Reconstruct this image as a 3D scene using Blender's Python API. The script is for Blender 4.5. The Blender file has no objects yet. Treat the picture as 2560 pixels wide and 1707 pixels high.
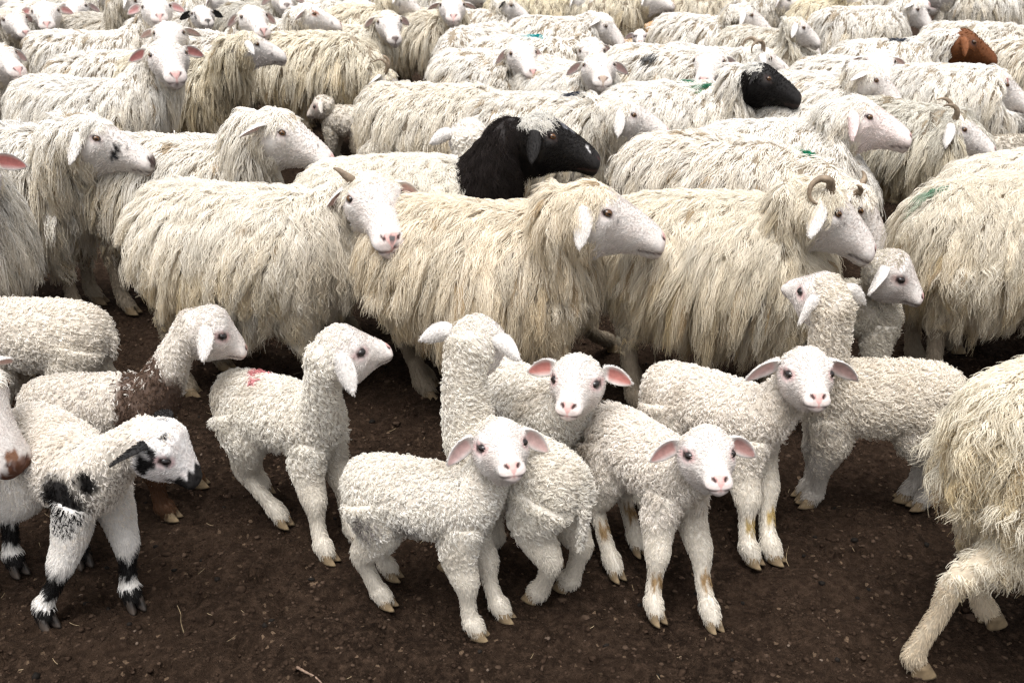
import bpy, math
import numpy as np
from mathutils import Matrix, Vector

# ------------------------------------------------------------------ camera, sky, sun, exposure
sc_ = bpy.context.scene
cam = bpy.data.cameras.new('camera'); cam_o = bpy.data.objects.new('camera', cam); sc_.collection.objects.link(cam_o)
cam.sensor_width = 36; cam.lens = 35.31; cam.clip_start = .05; cam.clip_end = 2000
cam_o.location = (0, 0, 1.65); cam_o.rotation_euler = (math.radians(65), 0, 0)
cam.dof.use_dof = True; cam.dof.focus_distance = 2.9; cam.dof.aperture_fstop = 6.3
sc_.camera = cam_o
SUN_ELEV, SUN_AZ = 75., 200.                      # overcast: high, very soft sun; azimuth from +Y towards +X
w = bpy.data.worlds.new('World'); sc_.world = w; w.use_nodes = True
nt = w.node_tree; nt.nodes.clear()
sky = nt.nodes.new('ShaderNodeTexSky'); sky.sky_type = 'NISHITA'; sky.sun_disc = False
sky.sun_elevation = math.radians(SUN_ELEV); sky.sun_rotation = math.radians(SUN_AZ)
sky.air_density = 1.; sky.dust_density = 6.; sky.ozone_density = 1.
hsv = nt.nodes.new('ShaderNodeHueSaturation'); hsv.inputs['Saturation'].default_value = .22      # cloud-grey sky
bg = nt.nodes.new('ShaderNodeBackground'); bg.inputs[1].default_value = .15
wo = nt.nodes.new('ShaderNodeOutputWorld')
nt.links.new(sky.outputs[0], hsv.inputs['Color']); nt.links.new(hsv.outputs[0], bg.inputs[0]); nt.links.new(bg.outputs[0], wo.inputs[0])
sun = bpy.data.lights.new('sun', 'SUN'); sun.energy = 1.5; sun.angle = math.radians(40); sun.color = (1, .992, .98)
sun_o = bpy.data.objects.new('sun', sun); sc_.collection.objects.link(sun_o)
e, a = math.radians(SUN_ELEV), math.radians(SUN_AZ)
sun_o.rotation_euler = Vector((math.cos(e) * math.sin(a), math.cos(e) * math.cos(a), math.sin(e))).to_track_quat('Z', 'Y').to_euler()
vs = sc_.view_settings; vs.view_transform = 'Standard'; vs.look = 'None'; vs.gamma = 1; vs.use_curve_mapping = False; vs.exposure = 0.76
cy = sc_.cycles
cy.use_denoising = True; cy.denoiser = 'OPENIMAGEDENOISE'; cy.denoising_input_passes = 'RGB_ALBEDO_NORMAL'; cy.denoising_prefilter = 'NONE'; cy.filter_width = 1.35
cy.max_bounces = 8; cy.diffuse_bounces = 5; cy.transmission_bounces = 4; cy.glossy_bounces = 2; cy.transparent_max_bounces = 4
sc_.cycles_curves.shape = 'RIBBONS'; sc_.cycles_curves.subdivisions = 2
# ------------------------------------------------------------------ helpers
COL = bpy.context.scene.collection

def link(o, parent=None):
    COL.objects.link(o)
    if parent is not None:
        o.parent = parent
    return o

def unit(v):
    v = np.asarray(v, float)
    return v / (np.linalg.norm(v, axis=-1, keepdims=True) + 1e-12)

def pchip(xk, yk, x):
    xk = np.asarray(xk, float); yk = np.asarray(yk, float)
    if yk.ndim == 1:
        return pchip(xk, yk[:, None], x)[:, 0]
    h = np.diff(xk)[:, None]; d = np.diff(yk, axis=0) / h
    m = np.zeros_like(yk); m[0] = d[0]; m[-1] = d[-1]
    same = d[:-1] * d[1:] > 0
    hm = 2 * d[:-1] * d[1:] / np.where(same, d[:-1] + d[1:], 1)
    m[1:-1] = np.where(same, hm, 0)
    i = np.clip(np.searchsorted(xk, x, side='right') - 1, 0, len(xk) - 2)
    hh = h[i]; t = ((x - xk[i]) / h[i, 0])[:, None]
    return ((1 + 2*t)*(1-t)**2*yk[i] + t*(1-t)**2*hh*m[i] + t*t*(3-2*t)*yk[i+1] + t*t*(t-1)*hh*m[i+1])

def smooth(a, b, x):
    t = np.clip((x - a) / (b - a), 0, 1)
    return t * t * (3 - 2 * t)

def mesh_object(name, V, F, mats, parent=None, col=None, smooth_shade=True, face_mat=None):
    me = bpy.data.meshes.new(name)
    V = np.asarray(V, np.float32); F = np.asarray(F, np.int32)
    n = F.shape[1]
    me.vertices.add(len(V)); me.vertices.foreach_set('co', V.ravel())
    if n == 4:                                   # quads whose last two corners agree are triangles
        tri = F[:, 2] == F[:, 3]
        tot = np.where(tri, 3, 4)
        loops = F.ravel()[np.repeat(~tri, 4) | np.tile([True, True, True, False], len(F))]
    else:
        tot = np.full(len(F), n); loops = F.ravel()
    me.loops.add(len(loops)); me.loops.foreach_set('vertex_index', loops.astype(np.int32))
    me.polygons.add(len(F))
    st = np.concatenate([[0], np.cumsum(tot)[:-1]])
    me.polygons.foreach_set('loop_start', st.astype(np.int32))
    me.polygons.foreach_set('loop_total', tot.astype(np.int32))
    for m in (mats if isinstance(mats, (list, tuple)) else [mats]):
        me.materials.append(m)
    if face_mat is not None:
        me.polygons.foreach_set('material_index', np.asarray(face_mat, np.int32))
    me.update(calc_edges=True)
    me.polygons.foreach_set('use_smooth', np.full(len(F), smooth_shade))
    if col is not None:
        a = me.attributes.new('col', 'FLOAT_COLOR', 'POINT')
        c = np.ones((len(V), 4), np.float32); c[:, :3] = col
        a.data.foreach_set('color', c.ravel())
    return link(bpy.data.objects.new(name, me), parent)

def hair_object(name, P, rad, tint, mat, parent):
    """P (n, m, 3) strands, rad (m,) or (n, m), tint (n, 3): one hair-curves object."""
    n, m = P.shape[:2]
    hc = bpy.data.hair_curves.new(name)
    hc.add_curves([m] * n)
    hc.points.foreach_set('position', np.ascontiguousarray(P, np.float32).ravel())
    r = np.broadcast_to(rad, (n, m))
    hc.points.foreach_set('radius', np.ascontiguousarray(r, np.float32).ravel())
    a = hc.attributes.new('tint', 'FLOAT_COLOR', 'CURVE')
    c = np.ones((n, 4), np.float32); c[:, :3] = np.clip(tint, 0.004, .92)
    a.data.foreach_set('color', c.ravel())
    hc.materials.append(mat)
    return link(bpy.data.objects.new(name, hc), parent)

class Nodes:
    def __init__(self, name):
        self.m = bpy.data.materials.new(name); self.m.use_nodes = True
        self.t = self.m.node_tree; self.t.nodes.clear()
    def n(self, kind, **kw):
        nd = self.t.nodes.new(kind)
        for k, v in kw.items():
            if k.startswith('i_'):
                key = k[2:]
                key = int(key) if key.isdigit() else key.replace('_', ' ')
                nd.inputs[key].default_value = v
            else:
                setattr(nd, k, v)
        return nd
    def l(self, a, ao, b, bi):
        self.t.links.new(a.outputs[ao], b.inputs[bi])
    def mix(self, blend, fac, a, b):
        m = self.n('ShaderNodeMix', data_type='RGBA', blend_type=blend)
        for sock, val in ((0, fac), (6, a), (7, b)):
            if isinstance(val, tuple) and len(val) == 2 and hasattr(val[0], 'outputs'):
                self.t.links.new(val[0].outputs[val[1]], m.inputs[sock])
            elif isinstance(val, (int, float)):
                m.inputs[sock].default_value = val
            else:
                m.inputs[sock].default_value = (*val[:3], 1)
        return (m, 2)

# ------------------------------------------------------------------ materials
def mat_skin():
    N = Nodes('skin'); o = N.n('ShaderNodeOutputMaterial'); b = N.n('ShaderNodeBsdfPrincipled', i_Roughness=.75)
    b.inputs['Specular IOR Level'].default_value = .25
    a = N.n('ShaderNodeAttribute', attribute_name='col')
    tc = N.n('ShaderNodeTexCoord'); no = N.n('ShaderNodeTexNoise', i_Scale=90., i_Detail=4.)
    N.l(tc, 'Object', no, 'Vector')
    r = N.n('ShaderNodeMapRange', i_1=.3, i_2=.7, i_3=.82, i_4=1.06); N.l(no, 0, r, 0)
    c = N.mix('MULTIPLY', 1., (a, 'Color'), (r, 0))
    N.t.links.new(c[0].outputs[c[1]], b.inputs['Base Color'])
    bp = N.n('ShaderNodeBump', i_Strength=.35, i_Distance=.004); N.l(no, 0, bp, 'Height'); N.l(bp, 0, b, 'Normal')
    N.l(b, 0, o, 0)
    return N.m

def mat_wool(name, tip, tipfac, trans=.28):
    N = Nodes(name); o = N.n('ShaderNodeOutputMaterial')
    a = N.n('ShaderNodeAttribute', attribute_name='tint'); hi = N.n('ShaderNodeHairInfo')
    rr = N.n('ShaderNodeMapRange', i_1=0., i_2=1., i_3=.95, i_4=1.03); N.l(hi, 'Random', rr, 0)
    c = N.mix('MULTIPLY', 1., (a, 'Color'), (rr, 0))
    f = N.n('ShaderNodeMapRange', i_1=.15, i_2=1., i_3=0., i_4=tipfac); N.l(hi, 'Intercept', f, 0)
    d = N.mix('MULTIPLY', (f, 0), c, tip)
    df = N.n('ShaderNodeBsdfDiffuse'); tr = N.n('ShaderNodeBsdfTranslucent'); ms = N.n('ShaderNodeMixShader', i_0=trans)
    N.t.links.new(d[0].outputs[d[1]], df.inputs[0]); N.t.links.new(d[0].outputs[d[1]], tr.inputs[0])
    N.l(df, 0, ms, 1); N.l(tr, 0, ms, 2); N.l(ms, 0, o, 0)
    return N.m

def mat_eye(name, iris):
    N = Nodes(name); o = N.n('ShaderNodeOutputMaterial'); b = N.n('ShaderNodeBsdfPrincipled', i_Roughness=.08)
    tc = N.n('ShaderNodeTexCoord'); mp = N.n('ShaderNodeMapping'); mp.inputs['Scale'].default_value = (1 / .62, 1 / .26, 0)
    N.l(tc, 'Object', mp, 0)
    ln = N.n('ShaderNodeVectorMath', operation='LENGTH'); N.l(mp, 0, ln, 0)
    pu = N.n('ShaderNodeMapRange', i_1=.0095, i_2=.0115, i_3=0., i_4=1.); N.l(ln, 'Value', pu, 0)
    l2 = N.n('ShaderNodeVectorMath', operation='LENGTH'); m2 = N.n('ShaderNodeMapping'); m2.inputs['Scale'].default_value = (1, 1, 0)
    N.l(tc, 'Object', m2, 0); N.l(m2, 0, l2, 0)
    rim = N.n('ShaderNodeMapRange', i_1=.0088, i_2=.0115, i_3=0., i_4=1.); N.l(l2, 'Value', rim, 0)
    c = N.mix('MIX', (pu, 0), (.006, .005, .005), iris)
    c = N.mix('MIX', (rim, 0), c, (.012, .008, .007))
    N.t.links.new(c[0].outputs[c[1]], b.inputs['Base Color'])
    N.l(b, 0, o, 0)
    return N.m

def mat_plain(name, c1, c2, scale=60., rough=.6, bump=.3, spec=.3):
    N = Nodes(name); o = N.n('ShaderNodeOutputMaterial'); b = N.n('ShaderNodeBsdfPrincipled', i_Roughness=rough); b.inputs['Specular IOR Level'].default_value = spec
    tc = N.n('ShaderNodeTexCoord'); no = N.n('ShaderNodeTexNoise', i_Scale=scale, i_Detail=6.); N.l(tc, 'Object', no, 'Vector')
    r = N.n('ShaderNodeMapRange', i_1=.3, i_2=.7); N.l(no, 0, r, 0)
    c = N.mix('MIX', (r, 0), c1, c2)
    N.t.links.new(c[0].outputs[c[1]], b.inputs['Base Color'])
    bp = N.n('ShaderNodeBump', i_Strength=bump, i_Distance=.003); N.l(no, 0, bp, 'Height'); N.l(bp, 0, b, 'Normal')
    N.l(b, 0, o, 0)
    return N.m

SKIN = mat_skin()
WOOL = mat_wool('long_wool', (.95, .90, .80), .5)
LAMBWOOL = mat_wool('lamb_wool', (.93, .89, .80), .6)
FUR = mat_wool('short_fur', (1, 1, 1), 0.)
EYE_A = mat_eye('amber_eye', (.10, .045, .015))
EYE_L = mat_eye('dark_eye', (.014, .010, .009))
HOOF_Y = mat_plain('pale_hoof', (.12, .085, .05), (.26, .19, .11))
HOOF_D = mat_plain('dark_hoof', (.02, .017, .015), (.06, .045, .035))
HORN = mat_plain('horn', (.10, .07, .045), (.30, .23, .16), 45.)

# ------------------------------------------------------------------ anatomy tables (metres, scale 1)
KIND = {
 'A': dict(
  torso=[(-.385, .56, .012, .012), (-.375, .555, .075, .065), (-.34, .545, .125, .115), (-.27, .53, .158, .15), (-.16, .518, .176, .178), (-.02, .512, .184, .188), (.10, .515, .180, .176), (.19, .525, .168, .150)],
  neck_r=[(.168, .150), (.150, .124), (.124, .100), (.098, .080)], t0=.30, t1=.10,
  head=[(.000, .050, -.105, .068, -.012), (.035, .074, -.122, .084, -.006), (.072, .087, -.130, .091, .000), (.108, .082, -.128, .092, .012), (.130, .074, -.121, .082, .010), (.152, .065, -.110, .070, .002), (.184, .053, -.097, .060, -.010),
        (.218, .040, -.088, .054, -.020), (.250, .026, -.085, .052, -.028), (.276, .012, -.088, .054, -.034), (.294, .001, -.089, .051, -.040), (.304, -.008, -.084, .043, -.045), (.311, -.020, -.074, .029, -.048), (.314, -.034, -.062, .010, -.049)],
  L=.314, eye=(.112, .036), eye_r=.0162, nose=(.297, .0240, -.014), nose_r=.0140, jaw=.36, mouth=(.232, -.066, .314, -.056),
  ear=dict(base=(.044, .080, .036), L=.098, W=.029, base_w=.018),
  eye_ideal=(.42, 0, .69), nose_ideal=(.60, 0, .62),
  front=[(.185, .09, .46, .075), (.18, .10, .36, .058), (.185, .10, .29, .040), (.195, .098, .215, .030), (.193, .096, .15, .0205), (.19, .096, .085, .0215), (.197, .096, .058, .0255), (.212, .096, .034, .0225), (.216, .096, .020, .0215)],
  hind=[(-.24, .085, .50, .11), (-.21, .105, .39, .092), (-.240, .10, .345, .056), (-.312, .095, .268, .031), (-.304, .093, .18, .0215), (-.294, .092, .095, .0215), (-.285, .092, .060, .0265), (-.268, .092, .034, .0235), (-.264, .092, .020, .0225)],
  hoof_s=1.25),
 'L': dict(
  torso=[(-.205, .345, .006, .006), (-.198, .342, .038, .034), (-.178, .338, .062, .056), (-.135, .334, .080, .074), (-.07, .330, .088, .083), (.00, .328, .090, .085), (.06, .330, .087, .080), (.105, .334, .081, .071)],
  neck_r=[(.081, .071), (.069, .057), (.055, .048), (.054, .047)], t0=.16, t1=.06,
  head=[(.000, .044, -.056, .045, .000), (.016, .057, -.064, .052, .002), (.036, .064, -.068, .055, .004), (.055, .060, -.067, .051, .005), (.071, .048, -.061, .043, .002), (.087, .034, -.053, .036, -.005),
        (.103, .021, -.047, .031, -.011), (.117, .010, -.044, .029, -.016), (.128, .001, -.044, .0275, -.020), (.135, -.006, -.040, .022, -.023), (.139, -.013, -.034, .012, -.025), (.1402, -.020, -.029, .004, -.025)],
  L=.1402, eye=(.063, .016), eye_r=.0124, nose=(.1325, .0120, -.0080), nose_r=.0078, jaw=.34, mouth=(.095, -.036, .1402, -.0285),
  ear=dict(base=(.018, .048, .026), L=.066, W=.0205, base_w=.0115),
  eye_ideal=(.235, 0, .47), nose_ideal=(.315, 0, .44),
  front=[(.105, .035, .30, .040), (.10, .045, .235, .037), (.105, .050, .19, .030), (.114, .054, .145, .0240), (.112, .053, .10, .0150), (.112, .053, .062, .0150), (.115, .053, .044, .0205), (.124, .053, .026, .0185), (.126, .053, .015, .0175)],
  hind=[(-.125, .035, .325, .058), (-.108, .046, .255, .051), (-.128, .050, .205, .037), (-.172, .053, .152, .0240), (-.166, .052, .105, .0155), (-.160, .052, .065, .0155), (-.154, .052, .044, .0205), (-.143, .052, .026, .0185), (-.141, .052, .015, .0175)],
  hoof_s=.95),
}
for K in KIND.values():
    K['em'] = np.array([K['eye'][0], 0, K['eye'][1]])
    K['nm'] = np.array([K['nose'][0] + .006, 0, K['nose'][2] - .005])

class Shell:
    """Collects lofts into one vertex / face set with the per-vertex data the coat needs."""
    def __init__(self):
        self.V = []; self.F = []; self.D = []; self.nv = 0
    def loft(self, R, u, region, tan, hl=None, cap0=True, cap1=True, inner=None):
        r, s = R.shape[:2]
        V = R.reshape(-1, 3); i = np.arange(r * s).reshape(r, s); j = np.roll(i, -1, 1)
        F = np.stack([i[:-1], j[:-1], j[1:], i[1:]], -1).reshape(-1, 4)
        U = np.repeat(u, s); Tn = np.repeat(tan, s, 0)
        H = np.full((r * s, 3), np.nan) if hl is None else hl.reshape(-1, 3)
        I = np.zeros(r * s) if inner is None else inner.ravel()
        ex = []
        for flag, k in ((cap0, 0), (cap1, r - 1)):
            if flag:
                c = len(V); V = np.vstack([V, R[k].mean(0)]); U = np.append(U, u[k]); Tn = np.vstack([Tn, tan[k]]); H = np.vstack([H, np.nanmean(H.reshape(-1, 3)[k*s:(k+1)*s], 0, keepdims=True) if hl is not None else np.full((1, 3), np.nan)]); I = np.append(I, 0)
                a, b = i[k], j[k]
                q = np.stack([b, a, np.full(s, c), np.full(s, c)], -1) if k == 0 else np.stack([a, b, np.full(s, c), np.full(s, c)], -1)
                ex.append(q)
        F = np.vstack([F] + ex)
        self.V.append(V); self.F.append(F + self.nv); self.nv += len(V)
        self.D.append((U, np.full(len(V), region), Tn, H, I))
    def done(self):
        V = np.vstack(self.V); F = np.vstack(self.F)
        U, Rg, Tn, H, I = (np.concatenate([d[k] for d in self.D]) for k in range(5))
        fn = np.cross(V[F[:, 2]] - V[F[:, 0]], V[F[:, 3]] - V[F[:, 1]])
        tri = F[:, 2] == F[:, 3]
        fn[tri] = np.cross(V[F[tri, 1]] - V[F[tri, 0]], V[F[tri, 2]] - V[F[tri, 0]])
        Nn = np.zeros_like(V)
        for k in range(4):
            np.add.at(Nn, F[:, k], fn)
        return V, F, U, Rg, Tn, H, I, unit(Nn)

def head_section(K, x, phi):
    st = np.array(K['head']); y = pchip(st[:, 0], st[:, 1:], np.atleast_1d(x))
    top, bot, w, zw = y.T[:, :, None]
    c, s = np.cos(phi)[None], np.sin(phi)[None]
    yy = w * c * (1 - K['jaw'] * np.clip(-s, 0, 1) ** 1.4) * (1 - .10 * np.clip(s, 0, 1) ** 2)
    zz = zw + np.where(s > 0, (top - zw) * s, (zw - bot) * s)
    return yy, zz

def eye_surface(K, sgn):
    x, z = K['eye']; st = np.array(K['head']); top, bot, w, zw = pchip(st[:, 0], st[:, 1:], np.array([x]))[0]
    s = (z - zw) / (top - zw)
    return np.array([x, sgn * w * math.sqrt(1 - s * s), z])

def leg_path(pts, target, side):
    """Joint table to a leg that ends at the wanted hoof place (x, y) in the body frame."""
    P = np.array(pts, float).copy(); P[:, 1] *= side
    if target is not None:
        d = np.array(target[:2]) - P[-1, :2]
        f = np.array([0, .10, .30, .62, .74, .90, .97, 1., 1.]) if P[0, 0] < 0 and d[0] < -.03 else np.array([0, .08, .22, .45, .62, .84, .95, 1., 1.])
        P[:, 0] += f * d[0]; P[:, 1] += f * d[1]
        if len(target) > 2:
            lift = target[2]; P[:, 2] += lift * np.array([0, .05, .2, .5, .75, .9, 1, 1, 1])
    return P

def build_animal(sp):
    """One sheep or lamb: an Empty with the parts body, fleece, coat, eye, horn, hoof."""
    kind = sp['kind']; K = KIND[kind]; sc = sp['sc']; lod = sp['lod']; rng = np.random.default_rng(sp['seed'])
    adult = kind == 'A'
    S = (48, 32, 24)[lod]; phi = np.linspace(0, 2 * np.pi, S, endpoint=False)
    root = bpy.data.objects.new('sheep' if adult else 'lamb', None); root.empty_display_size = .1
    link(root); root.location = (sp['x'], sp['y'], sp.get('z', 0)); root.rotation_euler = (0, 0, math.radians(sp['yaw'])); root.scale = (sc,) * 3
    a = math.radians(sp['yaw']); Rm = np.array([[math.cos(a), -math.sin(a), 0], [math.sin(a), math.cos(a), 0], [0, 0, 1]])
    tob = lambda p: Rm.T @ (np.array(p) - np.array([sp['x'], sp['y'], sp.get('z', 0)])) / sc
    # ---- head frame in the body frame
    if sp.get('E') is not None:
        E, Nn = tob(sp['E']), tob(sp['N'])
    else:
        E, Nn = np.array(K['eye_ideal']), np.array(K['nose_ideal'])
        if 'head_dir' in sp:
            Nn = E + np.array(sp['head_dir']) * .2
    D = unit(Nn - E); dl = np.linalg.norm(K['nm'] - K['em']); delta = math.atan2(K['em'][2] - K['nm'][2], K['nm'][0] - K['em'][0])
    hs = float(np.linalg.norm(Nn - E) / dl) if sp.get('E') is not None else 1.1
    ref = np.array([0, 0, 1.]) + np.array(sp.get('roll', (0, 0, 0.)))
    sd = unit(np.cross(ref, D)); Up = np.cross(D, sd)
    Fh = math.cos(delta) * D + math.sin(delta) * Up; Uh = np.cross(Fh, sd)
    O = E - hs * (Fh * K['em'][0] + Uh * K['em'][2])
    toW = lambda p: O + hs * (p[..., 0:1] * Fh + p[..., 1:2] * sd + p[..., 2:3] * Uh)
    sh = Shell()
    # ---- torso, neck and head: one tube from rump to nose
    fat = sp.get('fat', rng.uniform(.97, 1.06)); ts = np.array(K['torso']); ts[:, 2:] *= np.array([1.10, 1.12]) * fat if adult else np.array([1.00, .98]) * fat; ts[1:, 1] += .010 if adult else 0
    xt = pchip(np.linspace(0, 1, len(ts)), ts[:, 0], np.linspace(0, 1, (22, 16, 12)[lod]))
    tv = pchip(ts[:, 0], ts[:, 1:], xt)
    bend = sp.get('bend', rng.uniform(-.28, .28) if adult else 0.); sag = rng.uniform(-.010, .016) if adult else 0.
    rings, us, tans, hls = [], [], [], []
    c, s = np.cos(phi), np.sin(phi)
    for x, (zc, hh, hw) in zip(xt, tv):
        z = zc + hh * s * np.where(s < 0, 1. + .10 * (adult), 1.)
        rings.append(np.stack([np.full(S, x), bend * x * x + hw * c * (1 - .12 * np.clip(s, 0, 1)**2), z - sag * np.cos(x * 8.5)], -1)); us.append((x - xt[0]) / (xt[-1] - xt[0])); tans.append((1, 0, 0)); hls.append(np.full((S, 3), np.nan))
    st = np.array(K['head'])
    P0 = np.array([xt[-1], bend * xt[-1] ** 2, tv[-1][0]]); P1 = O + hs * (Uh * (st[0, 1] + st[0, 2]) / 2)
    m0 = np.array([1., 0, .25]) * K['t0']; m1 = Fh * K['t1'] * 1.0 + np.array([0, 0, 1.]) * K['t1'] * .6
    nr = np.array(K['neck_r']); nn = (12, 9, 7)[lod]
    hw1 = hs * st[0, 3]; hh1 = hs * (st[0, 1] - st[0, 2]) / 2
    nrr = np.vstack([[tv[-1][1], tv[-1][2]], nr[1:-1], [hh1, hw1]])
    for t in np.linspace(0, 1, nn + 1)[1:-1]:
        t2, t3 = t * t, t ** 3
        cc = (2*t3 - 3*t2 + 1)*P0 + (t3 - 2*t2 + t)*m0 + (-2*t3 + 3*t2)*P1 + (t3 - t2)*m1
        tg = unit((6*t2 - 6*t)*P0 + (3*t2 - 4*t + 1)*m0 + (-6*t2 + 6*t)*P1 + (3*t2 - 2*t)*m1)
        w = smooth(.0, 1., t)
        sv = unit((1 - w) * np.array([0, 1., 0]) + w * sd); fw = unit((1 - w) * (.5 * np.array([1., 0, 0]) + .5 * tg) + w * (.4 * tg + .6 * Fh))
        sv = unit(sv - fw * (sv @ fw)); uv = np.cross(fw, sv)
        rh, rw = pchip(np.linspace(0, 1, len(nrr)), nrr, np.array([t]))[0]
        rings.append(cc + sv * (rw * c)[:, None] + uv * (rh * s)[:, None]); us.append(1 + t); tans.append(tg); hls.append(np.full((S, 3), np.nan))
    nh = (58, 34, 22)[lod]
    xs = np.linspace(0, 1, nh); xs = K['L'] * (.80 * xs + .20 * (1 - (1 - xs) ** 2.2))
    yy, zz = head_section(K, xs, phi)
    HL = np.stack([np.repeat(xs[:, None], S, 1), yy, zz], -1)
    rad = unit(np.stack([0 * yy, yy, zz - pchip(st[:, 0], st[:, 4], xs)[:, None]], -1))
    er = K['eye_r']
    for sg in (-1, 1):
        e = eye_surface(K, sg)
        d2 = ((HL - e) ** 2).sum(-1)
        brow = e + np.array([-.2 * er, -sg * .25 * er, 1.15 * er]); db = ((HL - brow) ** 2 / np.array([1.6, 1, .8]) ** 2).sum(-1)
        HL = HL + rad * (.0085 * (er / .0165) * np.exp(-db / (1.0 * er) ** 2) - .0052 * (er / .0165) * np.exp(-d2 / (.75 * er) ** 2))[..., None]
        ck = e + np.array([.9 * er, -sg * .1 * er, -1.5 * er]); HL = HL + rad * (.0060 * (er / .0165) * np.exp(-((HL - ck) ** 2 / np.array([2.2, 1, .8]) ** 2).sum(-1) / er ** 2))[..., None]
        jw = e + np.array([-1.4 * er, 0, -4.2 * er]); HL = HL + rad * (.0070 * (er / .0165) * np.exp(-((HL - jw) ** 2 / np.array([2.0, 1.5, 1.8]) ** 2).sum(-1) / (1.2 * er) ** 2))[..., None]
        hol = e + np.array([3.2 * er, 0, -1.6 * er]); HL = HL - rad * (.0060 * (er / .0165) * np.exp(-((HL - hol) ** 2 / np.array([2.0, 1.5, 1.0]) ** 2).sum(-1) / (1.3 * er) ** 2))[..., None]
        nz = np.array([K['nose'][0], sg * K['nose'][1], K['nose'][2]]); dn = ((HL - nz) ** 2).sum(-1)
        HL = HL - np.array([.5, sg * .4, .5]) * (.0075 * (er / .0165) * np.exp(-dn / (.60 * K['nose_r']) ** 2))[..., None]
    mx0, mz0, mx1, mz1 = K['mouth']
    mz = mz0 + (mz1 - mz0) * np.clip((HL[..., 0] - mx0) / (mx1 - mx0), 0, 1)
    mw = (.0050 if adult else .0026)
    mouth = np.exp(-((HL[..., 2] - mz) / mw) ** 2) * smooth(mx0 - .004, mx0 + .006, HL[..., 0])
    HL = HL - rad * (mouth * (.0050 if adult else .0024))[..., None]
    for k in range(nh):
        rings.append(toW(HL[k])); us.append(2 + xs[k] / K['L']); tans.append(Fh); hls.append(HL[k])
    sh.loft(np.array(rings), np.array(us), 0, np.array(tans), np.array(hls))
    # ---- ears
    ea = K['ear']; ne = (13, 9, 7)[lod]; se = (16, 12, 8)[lod]; pe = np.linspace(0, 2 * np.pi, se, endpoint=False)
    for sg in (-1, 1):
        droop, fwdv, roll = sp.get('ear_l' if sg > 0 else 'ear_r', sp.get('ears', (.45, -.05, .35)))
        b = np.array([ea['base'][0], sg * ea['base'][1], ea['base'][2]])
        ax = unit(np.array([fwdv, sg * 1., -droop])); dfac = float(smooth(.5, 1.1, droop)); roll = max(roll, 1.2 * dfac); nin = np.array([math.cos(roll), -sg * math.sin(roll) * dfac, -math.sin(roll) * (1 - dfac)]); nin = unit(nin - ax * (nin @ ax)); wd = np.cross(ax, nin)
        t = np.linspace(0, 1, ne); earL = ea['L'] * sp.get('ear_s', 1.)
        hw = ea['W'] * np.sin(np.pi * np.clip(.16 + .84 * t, 0, 1)) ** .62; hw = np.maximum(hw, .0015); hw[0] = ea['base_w']
        cup = ea['W'] * (.62 - .38 * t) * np.minimum(1, hw / ea['W']); cup[0] = ea['base_w'] * .7
        th = .0028 + .006 * (1 - t) ** 3
        cen = b + ax * (earL * t)[:, None] + np.array([0, 0, -1]) * (earL * .28 * t ** 2)[:, None]
        u_ = np.cos(pe)[None]; v_ = np.sin(pe)[None]
        R = cen[:, None] + wd * (hw[:, None] * u_)[..., None] + nin * (-(cup[:, None] * (1 - u_ ** 2)) + cup[:, None] * .5 + th[:, None] * v_)[..., None]
        R = R[:, ::-1]; v2 = v_[:, ::-1]
        inn = np.repeat(v2, ne, 0) * smooth(.08, .22, t)[:, None] * (1 - smooth(.9, 1., t))[:, None]
        eh = np.stack([np.full((ne, se), 9.), np.repeat(t[:, None], se, 1), np.full((ne, se), sg)], -1)
        Rw = toW(R)
        sh.loft(Rw, np.full(ne, 3.5), 2, np.repeat(unit(toW(cen[-1:]) - toW(cen[:1])), ne, 0), eh, inner=inn)
    # ---- legs and tail
    hoofs = sp.get('hoofs') or [None] * 4
    feet = []
    sg_ = (16, 12, 8)[lod]; pl = np.linspace(0, 2 * np.pi, sg_, endpoint=False); nl = (26, 16, 10)[lod]
    for q, (tab, side) in enumerate((('front', 1), ('front', -1), ('hind', 1), ('hind', -1))):
        jit = rng.normal(0, .022 if adult else .012, 2)
        tgt = hoofs[q]
        base = np.array(K[tab][-1][:2]) * np.array([1, side])
        P = leg_path(K[tab], tgt if tgt is not None else base + jit, side); P[3:, 3] *= sp.get('leg_r', 1.)
        tt = np.linspace(0, 1, len(P)); tq = np.linspace(0, 1, nl); Q = pchip(tt, P, tq)
        tg = unit(np.gradient(Q[:, :3], axis=0)); fx = np.array([1., 0, 0]); sv = unit(np.cross(tg, fx)); fv = np.cross(sv, tg)
        fl = np.where(np.arange(nl) / nl < .35, 1.25, 1.12)[:, None, None]
        R = Q[:, None, :3] + fv[:, None] * (Q[:, 3:4] * np.cos(pl))[..., None] * fl + sv[:, None] * (Q[:, 3:4] * np.sin(pl))[..., None] * .95
        sh.loft(R, 4 + tq, 3, -tg)
        feet.append(P[-1, :3])
    tl = sp.get('tail', .15 if adult else .12)
    if tl:
        x0, z0 = (ts[1, 0] + .015, ts[1, 1] + ts[1, 2] * .8); t = np.linspace(0, 1, 10)
        cen = np.stack([x0 - (.05 if adult else .03) * np.sin(t * 2.2), 0 * t + sp.get('tail_y', 0) * t, z0 - tl * t ** 1.4], -1); rr = (.030 if adult else .014) * (1 - .55 * t)
        R = cen[:, None] + np.stack([rr[:, None] * np.cos(pl), rr[:, None] * np.sin(pl), 0 * rr[:, None] * pl], -1)[:, ::-1]
        sh.loft(R, np.full(10, .02), 1, np.repeat([[0, 0, 1.]], 10, 0))
    V, F, U, Rg, Tn, H, I, Nn_ = sh.done()
    # ---- colours of skin
    skin_w = np.array(sp.get('face', (.68, .645, .61)))
    under = np.array(sp.get('under', (.24, .195, .14) if adult else (.50, .45, .385)))
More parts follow.
